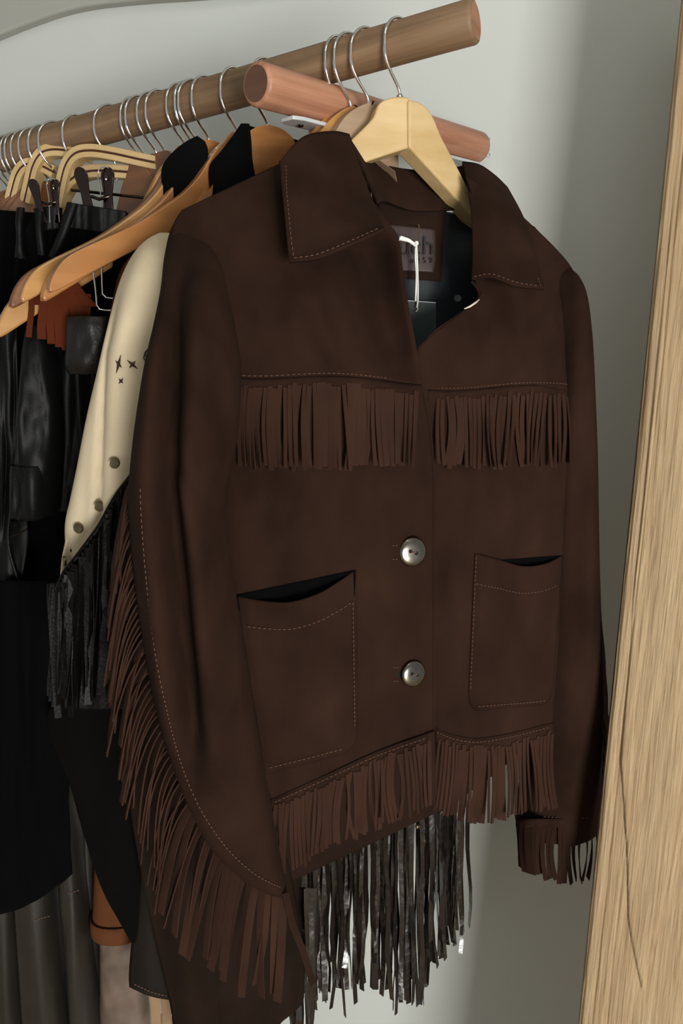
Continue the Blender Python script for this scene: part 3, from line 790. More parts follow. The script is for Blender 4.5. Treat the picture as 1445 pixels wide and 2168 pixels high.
# left leaf: fold line (top) -> outer edge (bottom)
cl = collar_piece([
    [(592, 340, .768), (640, 292, .808), (700, 280, .835), (738, 286, .845)],
    [(596, 395, .752), (650, 380, .770), (712, 372, .787), (768, 376, .805)],
    [(602, 455, .733), (660, 450, .745), (728, 442, .757), (792, 436, .775)],
    [(607, 510, .722), (666, 505, .730), (738, 490, .738), (808, 472, .748)],
    [(612, 556, .716), (672, 548, .718), (745, 518, .722), (815, 486, .732)]], 'collar', Yj)
stitches('stitching', [P(*q) for q in [(604 + 1, 350, .768), (606, 400, .746), (611, 455, .729), (616, 505, .718), (621, 546, .7125)]], M['thread'], cl)
stitches('stitching', [P(*q) for q in smooth_open([(621, 546, .7125), (672, 538, .7135), (745, 508, .7175), (808, 480, .729)], 6)], M['thread'], cl)
cr = collar_piece([
    [(978, 344, .93), (990, 400, .89), (998, 470, .86), (1000, 535, .838), (998, 592, .815)],
    [(1012, 350, .93), (1030, 410, .885), (1040, 470, .852), (1042, 535, .828), (1040, 588, .806)],
    [(1045, 372, .935), (1072, 430, .888), (1085, 485, .853), (1092, 545, .826), (1090, 606, .803)],
    [(1072, 398, .94), (1105, 460, .893), (1125, 520, .858), (1140, 570, .83), (1152, 612, .808)]], 'collar', Yj)
stitches('stitching', [P(*q) for q in smooth_open([(1002, 586, .8115), (1040, 580, .8025), (1090, 597, .800), (1144, 606, .805)], 6)], M['thread'], cr)
stitches('stitching', [P(*q) for q in smooth_open([(1098, 460, .889), (1118, 520, .854), (1132, 570, .826), (1144, 606, .805)], 6)], M['thread'], cr)
# collar underside roll and inner neck band
collar_piece([
    [(736, 290, .848), (800, 345, .900), (870, 360, .918), (930, 360, .932), (985, 350, .946)],
    [(770, 365, .820), (812, 385, .885), (870, 400, .912), (935, 402, .929), (992, 395, .943)],
    [(800, 430, .790), (820, 428, .870), (872, 446, .904), (940, 446, .924), (1002, 440, .938)]], 'neck_band', Yj)
# leather patch on the inside back
Yp = lambda x, y: Yback(x, y) - .012
sheet('facing', [(800, 420, 946, 430), (805, 500, 938, 500), (815, 560, 935, 560), (825, 588, 932, 596)], Yp, M['suede_inner'], jk, 12, 12, .002)
pt = sheet('leather_patch', [(812, 474, 920, 486), (816, 510, 921, 515), (826, 545, 921, 550), (836, 572, 917, 577)], lambda x, y: Yp(x, y) - .004, M['patch'], jk, 14, 12, .002)
stitches('stitching', [P(x, y, Yp(x, y) - .0056) for x, y in ((817, 479), (870, 484), (915, 490), (916, 550), (912, 572), (870, 570), (841, 567))], M['thread'], pt, r=.0003)
def text_mesh(body, px, py, size, parent, yoff):
    cu = bpy.data.curves.new('lettering', 'FONT'); cu.body = body; cu.size = size; cu.extrude = .0006; cu.align_x = 'CENTER'
    o = bpy.data.objects.new('lettering', cu); COL.objects.link(o)
    bpy.context.view_layer.update()
    me = bpy.data.meshes.new_from_object(o.evaluated_get(bpy.context.evaluated_depsgraph_get()))
    bpy.data.objects.remove(o)
    c = P(px, py, Yp(px, py) + yoff); vs = []
    for v in me.vertices:
        q = c + Vector((v.co.x, 0, v.co.y)); a, b, _d = proj(q); vs.append(P(a, b, Yp(a, b) + yoff - v.co.z))
    fs = [tuple(p.vertices) for p in me.polygons]
    return mesh('lettering', vs, fs, M['patch_dark'], parent, smooth=False)
text_mesh('ouch', 866, 539, 0.029, pt, -.0082)
text_mesh('o 2 5 9', 892, 557, 0.0092, pt, -.0082)

# ---- sleeves
def fold_l(px, py, ex, ey):
    d = -0.016 * 0
    w = max(0, -ey)
    f = 0.034 * gauss(px, interp([(480, 415), (700, 395), (1000, 385), (1500, 425)], py), 22) * sm(560, 800, py) * (1 - sm(1350, 1650, py))
    f -= 0.016 * gauss(px, interp([(480, 450), (800, 448), (1000, 430), (1500, 470)], py), 30) * sm(500, 700, py) * (1 - sm(1400, 1700, py))
    f -= 0.010 * gauss(px, interp([(480, 385), (700, 350), (1000, 330), (1500, 375)], py), 26) * sm(560, 800, py) * (1 - sm(1400, 1600, py))
    f += 0.007 * nz(px / 60, py / 320, 3.0)
    f += 0.010 * gauss(px - (py - 1050) * .5, 455, 18) * gauss(py, 1030, 70)
    return f * w
SL = [(446, 402, 450, .850, .015), (484, 371, 472, .820, .035), (545, 357, 480, .782, .046), (615, 350, 486, .742, .050), (690, 337, 494, .704, .055), (765, 319, 503, .678, .056), (850, 304, 504, .660, .056),
      (940, 292, 496, .652, .056), (1030, 284, 476, .648, .054), (1100, 285, 470, .646, .052), (1200, 293, 484, .648, .050), (1320, 308, 503, .651, .048), (1450, 331, 524, .655, .045), (1560, 358, 542, .658, .042),
      (1650, 389, 558, .661, .038), (1720, 420, 571, .664, .034), (1780, 457, 583, .667, .030), (1830, 503, 593, .670, .024), (1868, 552, 601, .672, .015), (1890, 590, 606, .674, .006)]
sl = tube('sleeve', SL, M['suede'], jk, 72, 150, fold_l, .0022)
SR = [(572, 1180, 1206, .915, .010), (590, 1166, 1220, .912, .024), (628, 1160, 1233, .91, .036), (700, 1156, 1241, .908, .045), (780, 1155, 1245, .905, .05), (900, 1155, 1250, .905, .05), (1100, 1148, 1256, .90, .05),
      (1300, 1135, 1262, .90, .05), (1500, 1118, 1268, .90, .05), (1650, 1105, 1264, .905, .05), (1742, 1094, 1257, .905, .046)]
sr = tube('sleeve', SR, M['suede'], jk, 48, 90, lambda px, py, ex, ey: .008 * nz(px / 40, py / 300, 6.) * max(0, -ey), .0022)
# seam with welt and stitching, then the sleeve fringe hanging from it
SEAM = [(284, 1000), (286, 1080), (293, 1180), (304, 1290), (319, 1400), (340, 1500), (366, 1600), (400, 1690), (440, 1762), (490, 1824), (545, 1868), (606, 1896)]
def Ys(py): return interp([(r[0], r[3]) for r in SL], py)
seam = smooth_open([(a, b, 0) for a, b in SEAM], 8)
sweep('seam_welt', [P(q[0] + 3, q[1], Ys(q[1]) - .012) for q in seam], 0.0022, M['suede'], jk, 8)
def _st(q):
    x, y = q[0] + 12 - 6 * sm(1700, 1880, q[1]), q[1] - 10 * sm(1650, 1850, q[1])
    return P(x, y, surf(SL, fold_l, x, y) - .0042)
stitches('stitching', [_st(q) for q in seam[4:-3]], M['thread'], jk)
arc = [0.0]
for a, b in zip(seam, seam[1:]): arc.append(arc[-1] + (b - a).length)
NS = 66
for i in range(NS):
    s = arc[-1] * (i + .3) / NS
    k = max(j for j in range(len(arc)) if arc[j] <= s); k = min(k, len(seam) - 2)
    q = seam[k] + (seam[k+1] - seam[k]) * ((s - arc[k]) / max(arc[k+1] - arc[k], 1e-6))
    g = i / NS
    dx = interp([(0, -36), (.15, -62), (.45, -64), (.65, -52), (.8, -60), (.9, -34), (1, 8)], g) + random.gauss(0, 9)
    dy = interp([(0, 190), (.2, 235), (.6, 225), (.85, 235), (1, 205)], g) + random.gauss(0, 12)
    out_ = interp([(0, -26), (.5, -44), (.75, -30), (.9, -14), (1, 2)], g) + random.gauss(0, 5)
    Y0 = Ys(q[1]) - .010; tilt = random.gauss(0, .006)
    pth = bez((q[0] + 2, q[1] - 2, Y0), (q[0] + out_ * 1.15, q[1] + interp([(0, 25), (.7, 40), (1, 90)], g), Y0 - .016), (q[0] + dx, q[1] + dy, Y0 - .006 + tilt), 9)
    pts = [P(*a) for a in pth]
    t1 = interp([(0, -1.2), (.6, -1.15), (.8, -.9), (.92, -.3), (1, 0.1)], g) + random.gauss(.05, .3); t0 = lerp(t1, 0.2, .35)
    strand('fringe_strand', pts, random.uniform(.0070, .0092), M['suede_cut'], jk, t0, t1, th=.0015, quick=2.2)
# one strand swinging out to the right at the tip of the sleeve
strand('fringe_strand', [P(*a) for a in smooth_open([(604, 1890, .66), (618, 1955, .655), (640, 2010, .655), (655, 2060, .655), (664, 2082, .655)], 2)], .007, M['suede'], jk, .2, .7)
# right cuff fringe and dark fringe behind the right sleeve
stitches('stitching', [P(px, 1728 + 4 * math.sin(px / 60), .858) for px in range(1150, 1250, 6)], M['thread'], jk)
band_sheet(1092, 1256, lambda x: 1733, 18, lambda x, y: .857 + .05 * ((x - 1175) / 90) ** 4, 0, M['suede'], jk)
fringe_row(1092, 1256, lambda x: 1735, lambda x: interp([(1092, 1835), (1180, 1868), (1256, 1862)], x), lambda x, y: .860 + .05 * ((x - 1175) / 90) ** 4, 15, -.003, M['suede'], jk, flare=-4, edge_tw=.4, band=18, lift=.004)
for i in range(44):
    y0 = 1000 + i * 17
    x0 = interp([(1000, 1251), (1300, 1262), (1500, 1267), (1750, 1258)], y0)
    ox = interp([(1000, 5), (1250, 9), (1400, 22), (1600, 24), (1750, 14)], y0)
    pth = bez((x0 - 4, y0, .915), (x0 + ox, y0 + 20, .915), (x0 + ox * random.uniform(.3, 1.1), min(y0 + 150 + random.gauss(0, 12), 1850), .925), 6)
    strand('fringe_strand', [P(*a) for a in pth], .012, M['suede'], jk, .5, .9)

# ---- hang tag in the neck
tg = thing('hang_tag', 'white string with a gold pin holding a dark green swing tag in the jacket neck', 'tag', P(880, 740, .84))
Yt = .880
sweep('string', [P(*q) for q in smooth_open([(880, 516, Yt), (879, 545, Yt), (881, 580, Yt), (880, 615, Yt), (879, 638, Yt)], 4)], .0011, M['string'], tg, 8)
sweep('string', [P(*q) for q in smooth_open([(881, 516, Yt - .001), (883, 560, Yt - .001), (884, 600, Yt - .001), (884, 635, Yt - .001), (882, 652, Yt - .001)], 4)], .0010, M['string'], tg, 8)
sweep('string', [P(*q) for q in smooth_open([(879, 520, Yt), (868, 512, Yt - .002), (858, 508, Yt - .004), (844, 505, Yt - .006)], 4)], [.0016]*8 + [.0019]*4 + [.0024], M['string'], tg, 8)
sweep('string', [P(*q) for q in smooth_open([(879, 518, Yt), (866, 508, Yt - .003), (856, 504, Yt - .005), (847, 501, Yt - .007)], 4)], .0012, M['string'], tg, 8)
lathe('knot', [(.0006, -.0025), (.0022, -.0015), (.0027, 0), (.0022, .0015), (.0006, .0025)], P(881, 515, Yt - .001), (0, -1, 0), M['string'], tg, 14)
sweep('pin', [P(*q) for q in smooth_open([(874, 512, Yt), (875, 503, Yt)], 3)], .0005, M['gold'], tg, 6)
sweep('pin', [P(*q) for q in smooth_open([(883, 512, Yt), (885, 495, Yt), (887, 480, Yt), (884, 476, Yt), (880, 479, Yt + .002)], 3)], .0005, M['gold'], tg, 6)
card = [(856, 636), (922, 641), (924, 780), (858, 780)]
prism('card', [P(x, y, Yt + .004) for x, y in card], (0, .0008, 0), M['tagcard'], tg)
sweep('card_edge', [P(856, 636, Yt + .0035), P(922, 641, Yt + .0035)], .0004, M['string'], tg, 5)
sweep('tag_loop', [P(880, 660, Yt), P(884, 655, Yt), P(883, 648, Yt), P(880, 648, Yt)], .0006, M['string'], tg, 6)

# ================================================================== glossy leather fringe jacket behind
GL = P(760, 2110, .84)
gj = thing('leather_fringe_jacket', 'black-brown glossy leather jacket with long crinkled fringe showing below the suede jacket', 'jacket', GL)
Yg = lambda x, y: .950 + .00012 * (x - 700) + .006 * nz(x / 60, y / 400, 7)
sheet('body', [(560, 560, 1000, 640), (540, 800, 1010, 850), (540, 1200, 1005, 1200), (560, 1500, 1000, 1450), (600, 1690, 985, 1590)], Yg, M['gleather'], gj, 30, 30, .003)
random.seed(21)
def leather_fringe(x0, x1, n, ytop, ybot, Yfn, wr, parent, crinkle=6, mat='fleather'):
    for i in range(n):
        cx = lerp(x0, x1, (i + .5) / n) + random.gauss(0, 3); yt = ytop(cx); yb = ybot(cx) + random.gauss(0, 26)
        Yo = random.uniform(-.022, .022); ph = random.uniform(0, 6.28); fr = random.uniform(1.2, 2.6); am = random.uniform(.3, 1) * crinkle
        sway = random.gauss(0, 5)
        pth = []
        for k in range(10):
            t = k / 9; x = cx + sway * t + am * math.sin(fr * 6.28 * t + ph) * t; y = lerp(yt, yb, t)
            pth.append(P(x, y, Yfn(x, y) + Yo + .007 * math.sin(fr * 9 * t + ph * 2) * (.3 + t)))
        a = random.gauss(0, .6)
        strand('fringe_strand', pth, random.uniform(*wr), M[mat], parent, a, a + random.gauss(0, .9), th=.0010)
leather_fringe(610, 985, 100, lambda x: interp([(610, 1700), (985, 1590)], x), lambda x: sinterp([(610, 2075), (680, 2100), (760, 2080), (850, 2100), (905, 2090), (930, 2000), (985, 1985)], x), Yg, (.0055, .0095), gj)
leather_fringe(615, 665, 9, lambda x: 1880, lambda x: 2230, lambda x, y: .86, (.006, .009), gj)
for x, y in ((936, 1719), (883, 1750)):
    lathe('stud', [(.0035, -.001), (.0035, .001), (.002, .0022), (.0003, .0026)], P(x, y, Yg(x, y) - .028), (.2, -1, .2), M['brass'], gj, 16)
# its left sleeve: diagonal top edge over the cream shirt with hanging strands
DI = [(292, 985), (275, 1012), (255, 1038), (236, 1068), (212, 1112), (185, 1150), (158, 1186), (136, 1214), (122, 1250)]
di = smooth_open([(a, b, 0) for a, b in DI], 4)
Yq = lambda x, y: .698 + .0001 * (x - 200) + .005 * nz(x / 40, y / 200, 4)
sheet('sleeve', [(290, 985, 330, 985), (240, 1068, 330, 1068), (190, 1150, 335, 1150), (140, 1214, 345, 1214), (118, 1260, 350, 1260), (112, 1400, 360, 1400), (118, 1480, 370, 1480), (180, 1500, 380, 1500)], lambda x, y: Yq(x, y) + .01 + .0003 * max(0, 160 - x), M['gleather'], gj, 30, 60, .003)
sweep('sleeve_edge', [P(q[0], q[1], Yq(q[0], q[1]) + .004) for q in di], .0028, M['gleather'], gj, 8)
for i in range(30):
    g = (i + .5) / 30; q = di[min(int(g * (len(di) - 1)), len(di) - 1)]
    x0, y0 = q[0] + random.gauss(3, 2), q[1] + 10
    yb = interp([(110, 1500), (200, 1485), (300, 1340)], x0) + random.gauss(0, 14)
    ph = random.uniform(0, 6.28); pth = []
    for k in range(9):
        t = k / 8; x = x0 + random.gauss(0, .6) + 5 * math.sin(t * 5 + ph) * t - 6 * t; y = lerp(y0, yb, t)
        pth.append(P(x, y, Yq(x, y) - .004 - random.uniform(0, .004)))
    a = random.gauss(.3, .5); strand('fringe_strand', pth, random.uniform(.005, .009), M['gleather'], gj, a, a + random.gauss(0, .8))
for i in range(5):
    x0 = 120 - i * 2.5; pth = [P(x0 + 4 * math.sin(k * .9 + i), lerp(1235, 1520 - 12 * i, k / 8), .705 + .003 * i) for k in range(9)]
    strand('fringe_strand', pth, .0065, M['gleather'], gj, .2 * i, .5)

# ================================================================== cream shirt
cs = thing('cream_shirt', 'cream suede shirt with embroidered stars and brass snaps, left of the jacket', 'shirt', P(230, 1240, .78))
def fold_c(px, py, ex, ey):
    f = .010 * gauss(px, interp([(550, 290), (750, 245), (1050, 236)], py), 9) * sm(600, 720, py)
    f += .005 * nz(px / 45, py / 260, 2.0)
    f -= .008 * gauss(px, interp([(550, 320), (750, 270), (1050, 265)], py), 26)
    return f * max(0, -ey)
CSR = [(498, 338, 380, .865, .012), (515, 314, 410, .850, .025), (545, 287, 430, .825, .038), (600, 262, 430, .795, .045), (680, 240, 430, .764, .046), (780, 216, 430, .762, .046), (880, 192, 425, .762, .045),
       (980, 172, 420, .764, .044), (1050, 157, 410, .766, .042), (1100, 146, 400, .768, .040), (1150, 146, 390, .77, .036), (1190, 152, 380, .772, .03), (1240, 170, 370, .775, .02)]
csl = tube('sleeve', CSR, M['cream'], cs, 72, 110, fold_c, .002)
sheet('cuff_flap', [(146, 1090, 178, 1090), (140, 1140, 172, 1140), (132, 1180, 168, 1185), (128, 1222, 160, 1222)], lambda x, y: .742 + .0004 * (x - 130), M['cream'], cs, 8, 12, .002)
sheet('body', [(330, 520, 560, 420), (330, 700, 560, 620), (330, 1000, 560, 1000), (340, 1240, 560, 1240)], lambda x, y: .82 + .02 * sm(380, 330, x), M['cream'], cs, 20, 30, .002)
def yc(px, py): return surf(CSR, fold_c, px, py) - .0022
for x, y in ((242, 980), (210, 1071), (166, 1118)):
    s = lathe('snap', [(.0052, -.001), (.0056, .0006), (.005, .0016), (.0042, .0013), (.0005, .0015)], P(x, y, yc(x, y) - (.006 if x == 210 else .0026)), (-.25 if x < 200 else -.05, -1, .05), M['brass'], cs, 24)
lathe('snap', [(.0052, -.001), (.0056, .0006), (.005, .0016), (.0005, .0018)], P(137, 1188, .741), (-.85, -.5, 0), M['brass'], cs, 24)
lathe('snap', [(.0052, -.001), (.0054, .0006), (.0005, .0014)], P(151, 1160, .748), (-.98, -.2, 0.1), M['brass'], cs, 24)
def star(cx, cy, arms, name='embroidered_star'):
    vs = []; fs = []
    for (dx, dy, wv) in arms:
        L = math.hypot(dx, dy); nx, ny = -dy / L * wv, dx / L * wv
        pts = [(cx - dx, cy - dy), (cx + nx, cy + ny), (cx + dx, cy + dy), (cx - nx, cy - ny)]
        k = len(vs); vs += [P(a, b, yc(a, b) - .0012) for a, b in pts] + [P(cx, cy, yc(cx, cy) - .0026)]
        fs += [(k + e, k + (e+1) % 4, k + 4) for e in range(4)]
    mesh(name, vs, fs, M['embroid'], cs, smooth=False, solid=.0006)
star(251, 771, [(5, -20, 3), (-7, -8, 3)]); star(280, 772, [(12, 10, 3), (7, -8, 3)]); star(256, 807, [(5, -6, 2), (5, 5, 2)])
pth = smooth_open([(308, 745, 0), (304, 758, 0), (312, 768, 0), (324, 776, 0)], 4)
sweep('embroidered_curve', [P(a.x, a.y, yc(a.x, a.y) - .001) for a in pth], .0006, M['embroid'], cs, 6)
pth = smooth_open([(325, 742, 0), (316, 738, 0), (306, 748, 0), (312, 756, 0), (326, 762, 0)], 4)
sweep('embroidered_curve', [P(a.x, a.y, yc(a.x, a.y) - .001) for a in pth], .0006, M['embroid'], cs, 6)

# rust garment edge peeking out behind the cream shirt
rg = tube('rust_sleeve', [(525, 320, 360, .880, .02), (545, 288, 360, .880, .035), (580, 262, 360, .880, .04), (640, 246, 350, .880, .04), (700, 236, 340, .880, .04), (800, 226, 330, .87, .035), (900, 220, 320, .87, .03)], M['rust'], None, 36, 40, None, .002, loc=P(280, 900, .80))
rg.name = 'rust_suede_jacket'; tag(rg, 'rust brown suede garment edge peeking out left of the cream shirt', 'jacket')

# ================================================================== garments of the left row
def garment(name, label, cat, loc): return thing(name, label, cat, loc)
def wav(Y0, a=.012, kx=45., ky=500., sx=0.0, seed=0.0):
    return lambda x, y: Y0 + sx * (x - 100) + a * nz(x / kx, y / ky, seed) + a * .35 * nz(x / (kx * .35), y / (ky * .4), seed + 9)

# black trousers on the bentwood hangers
def clip(t, px, py, Y, s=1.0):
    r = bpy.data.objects.new('clip', None)
    c = P(px, py, Y)
    def plate(dx, ang, name):
        out = []
        for k in range(13):
            a = R(-20 + 220 * k / 12); out.append((.0078 * s * math.cos(a), .0078 * s * math.sin(a)))
        out += [(-.0050 * s, -.016 * s), (-.0065 * s, -.042 * s), (.0065 * s, -.042 * s), (.0050 * s, -.016 * s)]
        vs = []
        A = R(ang)
        for x, z in out:
            vs.append(c + Vector((dx * s + x * .9 - (z + .042 * s) * math.sin(A) * .35, -x * .35 + (z + .042*s) * 0, z)))
        return prism(name, vs, Vector((.001, .0022, 0)), M['clip_metal'], t, .0008, 2)
    a = plate(-.0095, 30, 'clip_plate'); b = plate(.006, -8, 'clip_plate')
    sweep('clip_rim', [c + Vector(((.006 + .0078 * .9 * math.cos(R(w)) ) * s + .001, -.0016, .0078 * math.sin(R(w)) * s)) for w in (60, 90, 120, 150, 180, 200)] + [c + Vector((.0015 * s, -.0016, -.016 * s)), c + Vector((.0002 * s, -.0018, -.042 * s))], .0007, M['chrome'], t, 6)
    lathe('clip_rivet', [(.0022 * s, -.001), (.002 * s, .0010), (.0006 * s, .0014)], c + Vector((.0075 * s, -.001, -.002 * s)), (.4, -1, 0), M['clip_metal'], t, 14)
    sweep('clip_spring', [c + Vector((-.008 * s, .001, -.018 * s)), c + Vector((0, -.003, -.021 * s)), c + Vector((.009 * s, .001, -.018 * s))], .0016 * s, M['clip_metal'], t, 8)
tr = garment('clipped_trousers', 'black leather trousers clipped under the nearest bentwood hanger', 'trousers', P(200, 700, .94))
sheet('waistband', [(142, 428, 268, 448), (136, 450, 268, 470), (128, 480, 265, 500)], wav(.935, .008, 25, 200), M['bleather'], tr, 24, 10, .004)
sheet('leg_panel', [(150, 436, 300, 455), (118, 500, 300, 520), (105, 560, 300, 580), (70, 640, 290, 660), (60, 800, 280, 800)], wav(.945, .014, 30, 200, 0, 3), M['bfabric'], tr, 30, 30, .003)
sweep('belt_loop', [P(*q) for q in smooth_open([(156, 432, .922), (146, 460, .92), (132, 500, .92), (112, 545, .925)], 4)], .0055, M['bleather'], tr, 8)
clip(tr, 208, 372, .935, 1.25)
sweep('clip_bar', [P(150, 402, .96), P(320, 420, .97)], .0018, M['clip_metal'], tr, 8)
tr2 = garment('clipped_trousers', 'black leather trousers clipped between second and third bentwood hangers', 'trousers', P(90, 640, .96))
sheet('waistband', [(72, 442, 120, 436), (76, 462, 122, 456), (74, 490, 126, 486)], wav(.952, .006, 20, 200, 0, 2), M['bleather'], tr2, 16, 8, .004)
sheet('leg_panel', [(76, 448, 130, 440), (34, 540, 130, 540), (30, 640, 140, 640), (20, 760, 150, 760)], wav(.962, .012, 22, 200, 0, 5), M['bfabric'], tr2, 20, 20, .003)
tube('belt_loop', [(440, 36, 52, .945, .004), (470, 34, 50, .943, .006), (500, 36, 50, .943, .006), (530, 34, 52, .943, .007), (546, 32, 56, .945, .006)], M['bleather'], tr2, 14, 14, None, 0)
tube('belt_loop', [(448, 74, 92, .942, .004), (480, 76, 92, .94, .006), (510, 78, 95, .94, .006), (540, 80, 98, .942, .005)], M['bleather'], tr2, 14, 14, None, 0)
clip(tr2, 100, 393, .95, 1.0)

# black garment behind everything, far left
bk = sheet('black_coat', [(-60, 440, 330, 470), (-60, 600, 330, 600), (-60, 900, 330, 900), (-60, 1200, 330, 1200), (-60, 1500, 330, 1500), (-60, 1690, 330, 1690)], wav(1.02, .02, 50, 600), M['bfabric'], None, 50, 40, .004, loc=P(100, 1690, 1.02))
tag(bk, 'plain black coat hanging at the back of the left row', 'coat')
lc = garment('black_leather_coat', 'soft black leather jacket with creased sleeve below the wooden hanger tips', 'jacket', P(120, 1240, .93))
def fold_b(px, py, ex, ey): return (.012 * nz(px / 22, py / 160, 5.) + .004 * nz(px / 8, py / 40, 2.)) * max(0, -ey)
tube('sleeve', [(690, 64, 100, .90, .02), (740, 56, 112, .895, .028), (850, 48, 124, .89, .034), (950, 44, 126, .89, .036), (1040, 38, 122, .89, .036), (1085, 36, 116, .892, .034)], M['bleather'], lc, 36, 60, fold_b, .002)
sheet('body', [(84, 690, 260, 690), (92, 760, 260, 760), (100, 900, 250, 900), (110, 1040, 240, 1040), (112, 1080, 230, 1100)], wav(.925, .012, 30, 260, 0, 4), M['bleather'], lc, 30, 40, .003)
sweep('seam', [P(*q) for q in smooth_open([(84, 680, .888), (88, 760, .886), (94, 850, .884), (104, 940, .886), (112, 1000, .89)], 4)], .0016, M['bleather'], lc, 6)
tube('cuff', [(978, 38, 118, .888, .037), (1000, 36, 118, .887, .038), (1060, 36, 116, .888, .038), (1088, 36, 110, .89, .036)], M['bleather'], lc, 36, 12, fold_b, .002)
sheet('strap', [(24, 1105, 58, 1098), (22, 1160, 60, 1150), (24, 1240, 44, 1240)], wav(.93, .004, 20, 100), M['bleather'], lc, 6, 8, .003)
sweep('zip', [P(22, 1136, .91), P(40, 1130, .905), P(58, 1120, .905)], .0014, M['clip_metal'], lc, 6)
l2 = sheet('black_leather_shirt', [(-40, 690, 36, 690), (-40, 850, 38, 850), (-40, 1000, 34, 1000), (-40, 1150, 20, 1150), (-40, 1285, 60, 1278)], wav(.915, .014, 24, 260, 0, 8), M['bleather'], None, 20, 40, .003, loc=P(10, 1285, .915))
tag(l2, 'black leather garment at the left photo edge under the lowest hanger tip', 'shirt')
# rust fringe under the amber tips
rf = garment('rust_fringe_top', 'rust red suede fringe hanging under the wooden hanger tips', 'top', P(110, 740, .90))
random.seed(5)
sheet('yoke', [(60, 600, 160, 590), (62, 625, 180, 620), (64, 645, 210, 650)], wav(.872, .004, 30, 100), M['rust'], rf, 14, 6, .002)
for i, (x, wd, yb) in enumerate(((66, 12, 714), (92, 18, 718), (110, 16, 728), (126, 16, 735), (141, 16, 742), (156, 15, 748), (170, 15, 752), (184, 14, 752))):
    pth = [P(x + 2 * math.sin(k + i) - 3 * k / 5, lerp(622, yb, k / 5), .868 + .001 * i) for k in range(6)]
    strand('fringe_strand', pth, wd * .00052, M['rust'], rf, .15, .3 + .1 * (i % 3), th=.0014)
# dark brown leather cuff / strap loop
ck = tube('leather_cuff', [(672, 148, 238, .862, .022), (690, 147, 240, .86, .024), (730, 146, 240, .86, .024), (765, 143, 236, .862, .024), (790, 150, 230, .864, .020)], leather('brown_black_leather', srgb(20, 16, 14), .42, 300, .15, .2, .4), None, 36, 24, lambda px, py, ex, ey: .004 * nz(px / 14, py / 50, 3.) * max(0, -ey), .003, loc=P(190, 790, .862))
tag(ck, 'dark brown glossy leather cuff hanging beside the cream shirt', 'cuff')
# wires of trouser bars seen in the gap
for i, pts in enumerate(([(197, 574), (202, 610), (205, 645), (210, 655), (222, 657), (250, 658)], [(215, 562), (216, 600), (217, 622), (224, 630), (238, 632), (256, 633)])):
    o = sweep('trouser_bar', [P(a, b, .855 + .01 * i) for a, b in pts], .0011, M['chrome'], None, 8, loc=P(pts[0][0], pts[0][1], .855))
    tag(o, ['lower', 'upper'][i] + ' bent chrome wire bar below the big orange hanger', 'wire bar', 'chrome wire bars')

# black collars
b1 = garment('black_knit_jacket', 'black jacket collar standing in front of the brown round-topped hanger', 'jacket', P(380, 700, .96))
sheet('collar', [(418, 288, 434, 300), (392, 302, 440, 318), (362, 328, 438, 345), (344, 358, 420, 385), (346, 400, 395, 425), (350, 432, 372, 440)], lambda x, y: .93 + .0002 * (400 - x) + .008 * ((x - 390) / 50) ** 2, M['bcollar'], b1, 20, 24, .003)
sheet('body', [(255, 490, 370, 480), (240, 560, 390, 550), (230, 700, 400, 700), (225, 900, 380, 900)], wav(.90, .012, 40, 300, 0, 6), M['bfabric'], b1, 20, 24, .003)
b2 = garment('black_shirt', 'black shirt with open collar around the orange round-topped hanger', 'shirt', P(560, 800, .92))
sheet('collar', [(512, 262, 526, 262), (494, 288, 530, 300), (470, 320, 532, 335), (446, 350, 536, 360), (444, 384, 540, 384), (450, 420, 545, 410)], lambda x, y: .885 + .00045 * (520 - x), M['bcollar'], b2, 20, 24, .003)
sheet('collar_back', [(512, 262, 640, 300), (530, 290, 645, 320), (540, 340, 650, 340)], lambda x, y: .965 - .0001 * (x - 520), M['bcollar'], b2, 20, 12, .003)
sheet('body', [(430, 430, 640, 370), (420, 600, 640, 600), (430, 900, 640, 900)], wav(.90, .01, 60, 300, 0, 6), M['bfabric'], b2, 16, 20, .003)

# lower left garments
lt = garment('leather_trousers', 'dark grey glossy leather trousers at the bottom left with seamed legs', 'trousers', P(90, 2200, .95))
def fold_t(px, py, ex, ey): return .006 * nz(px / 20, py / 260, 5.) * max(0, -ey)
tube('leg', [(1820, -20, 36, .95, .03), (1920, -18, 42, .95, .032), (2050, -12, 50, .95, .032), (2230, -4, 60, .95, .032)], M['trouser'], lt, 36, 40, fold_t, .002)
tube('leg', [(1820, 34, 118, .94, .04), (1900, 40, 122, .94, .042), (2050, 50, 136, .94, .042), (2230, 64, 155, .94, .042)], M['trouser'], lt, 36, 40, fold_t, .002)
tube('leg', [(1600, 120, 176, .945, .035), (1800, 130, 180, .945, .037), (1950, 140, 194, .945, .038), (2230, 160, 222, .945, .038)], M['trouser'], lt, 36, 40, fold_t, .002)
tube('leg', [(1600, 164, 206, .975, .03), (1850, 178, 216, .975, .032), (2230, 206, 236, .975, .032)], M['trouser'], lt, 30, 30, fold_t, .002)
stitches('stitching', [P(72 + k * 3, 1949 - k * .9 , .897) for k in range(13)], M['thread'], lt, .004, .001, .0006)
stitches('stitching', [P(142 + k * 3, 1893 - k * 1.0, .907) for k in range(11)], M['thread'], lt, .004, .001, .0006)
bs = garment('black_skirt', 'matte black cloth garment with slanted hem above the grey leather trousers', 'skirt', P(70, 1930, .90))
sheet('panel', [(-60, 1230, 130, 1230), (-60, 1400, 135, 1400), (-60, 1600, 142, 1580), (-60, 1780, 148, 1760), (-60, 1940, 152, 1850)], wav(.895, .016, 40, 500, 0, 11), M['bfabric'], bs, 30, 40, .003, sag=lambda u, v: 26 * v ** 5 * math.sin(u * 3.1))
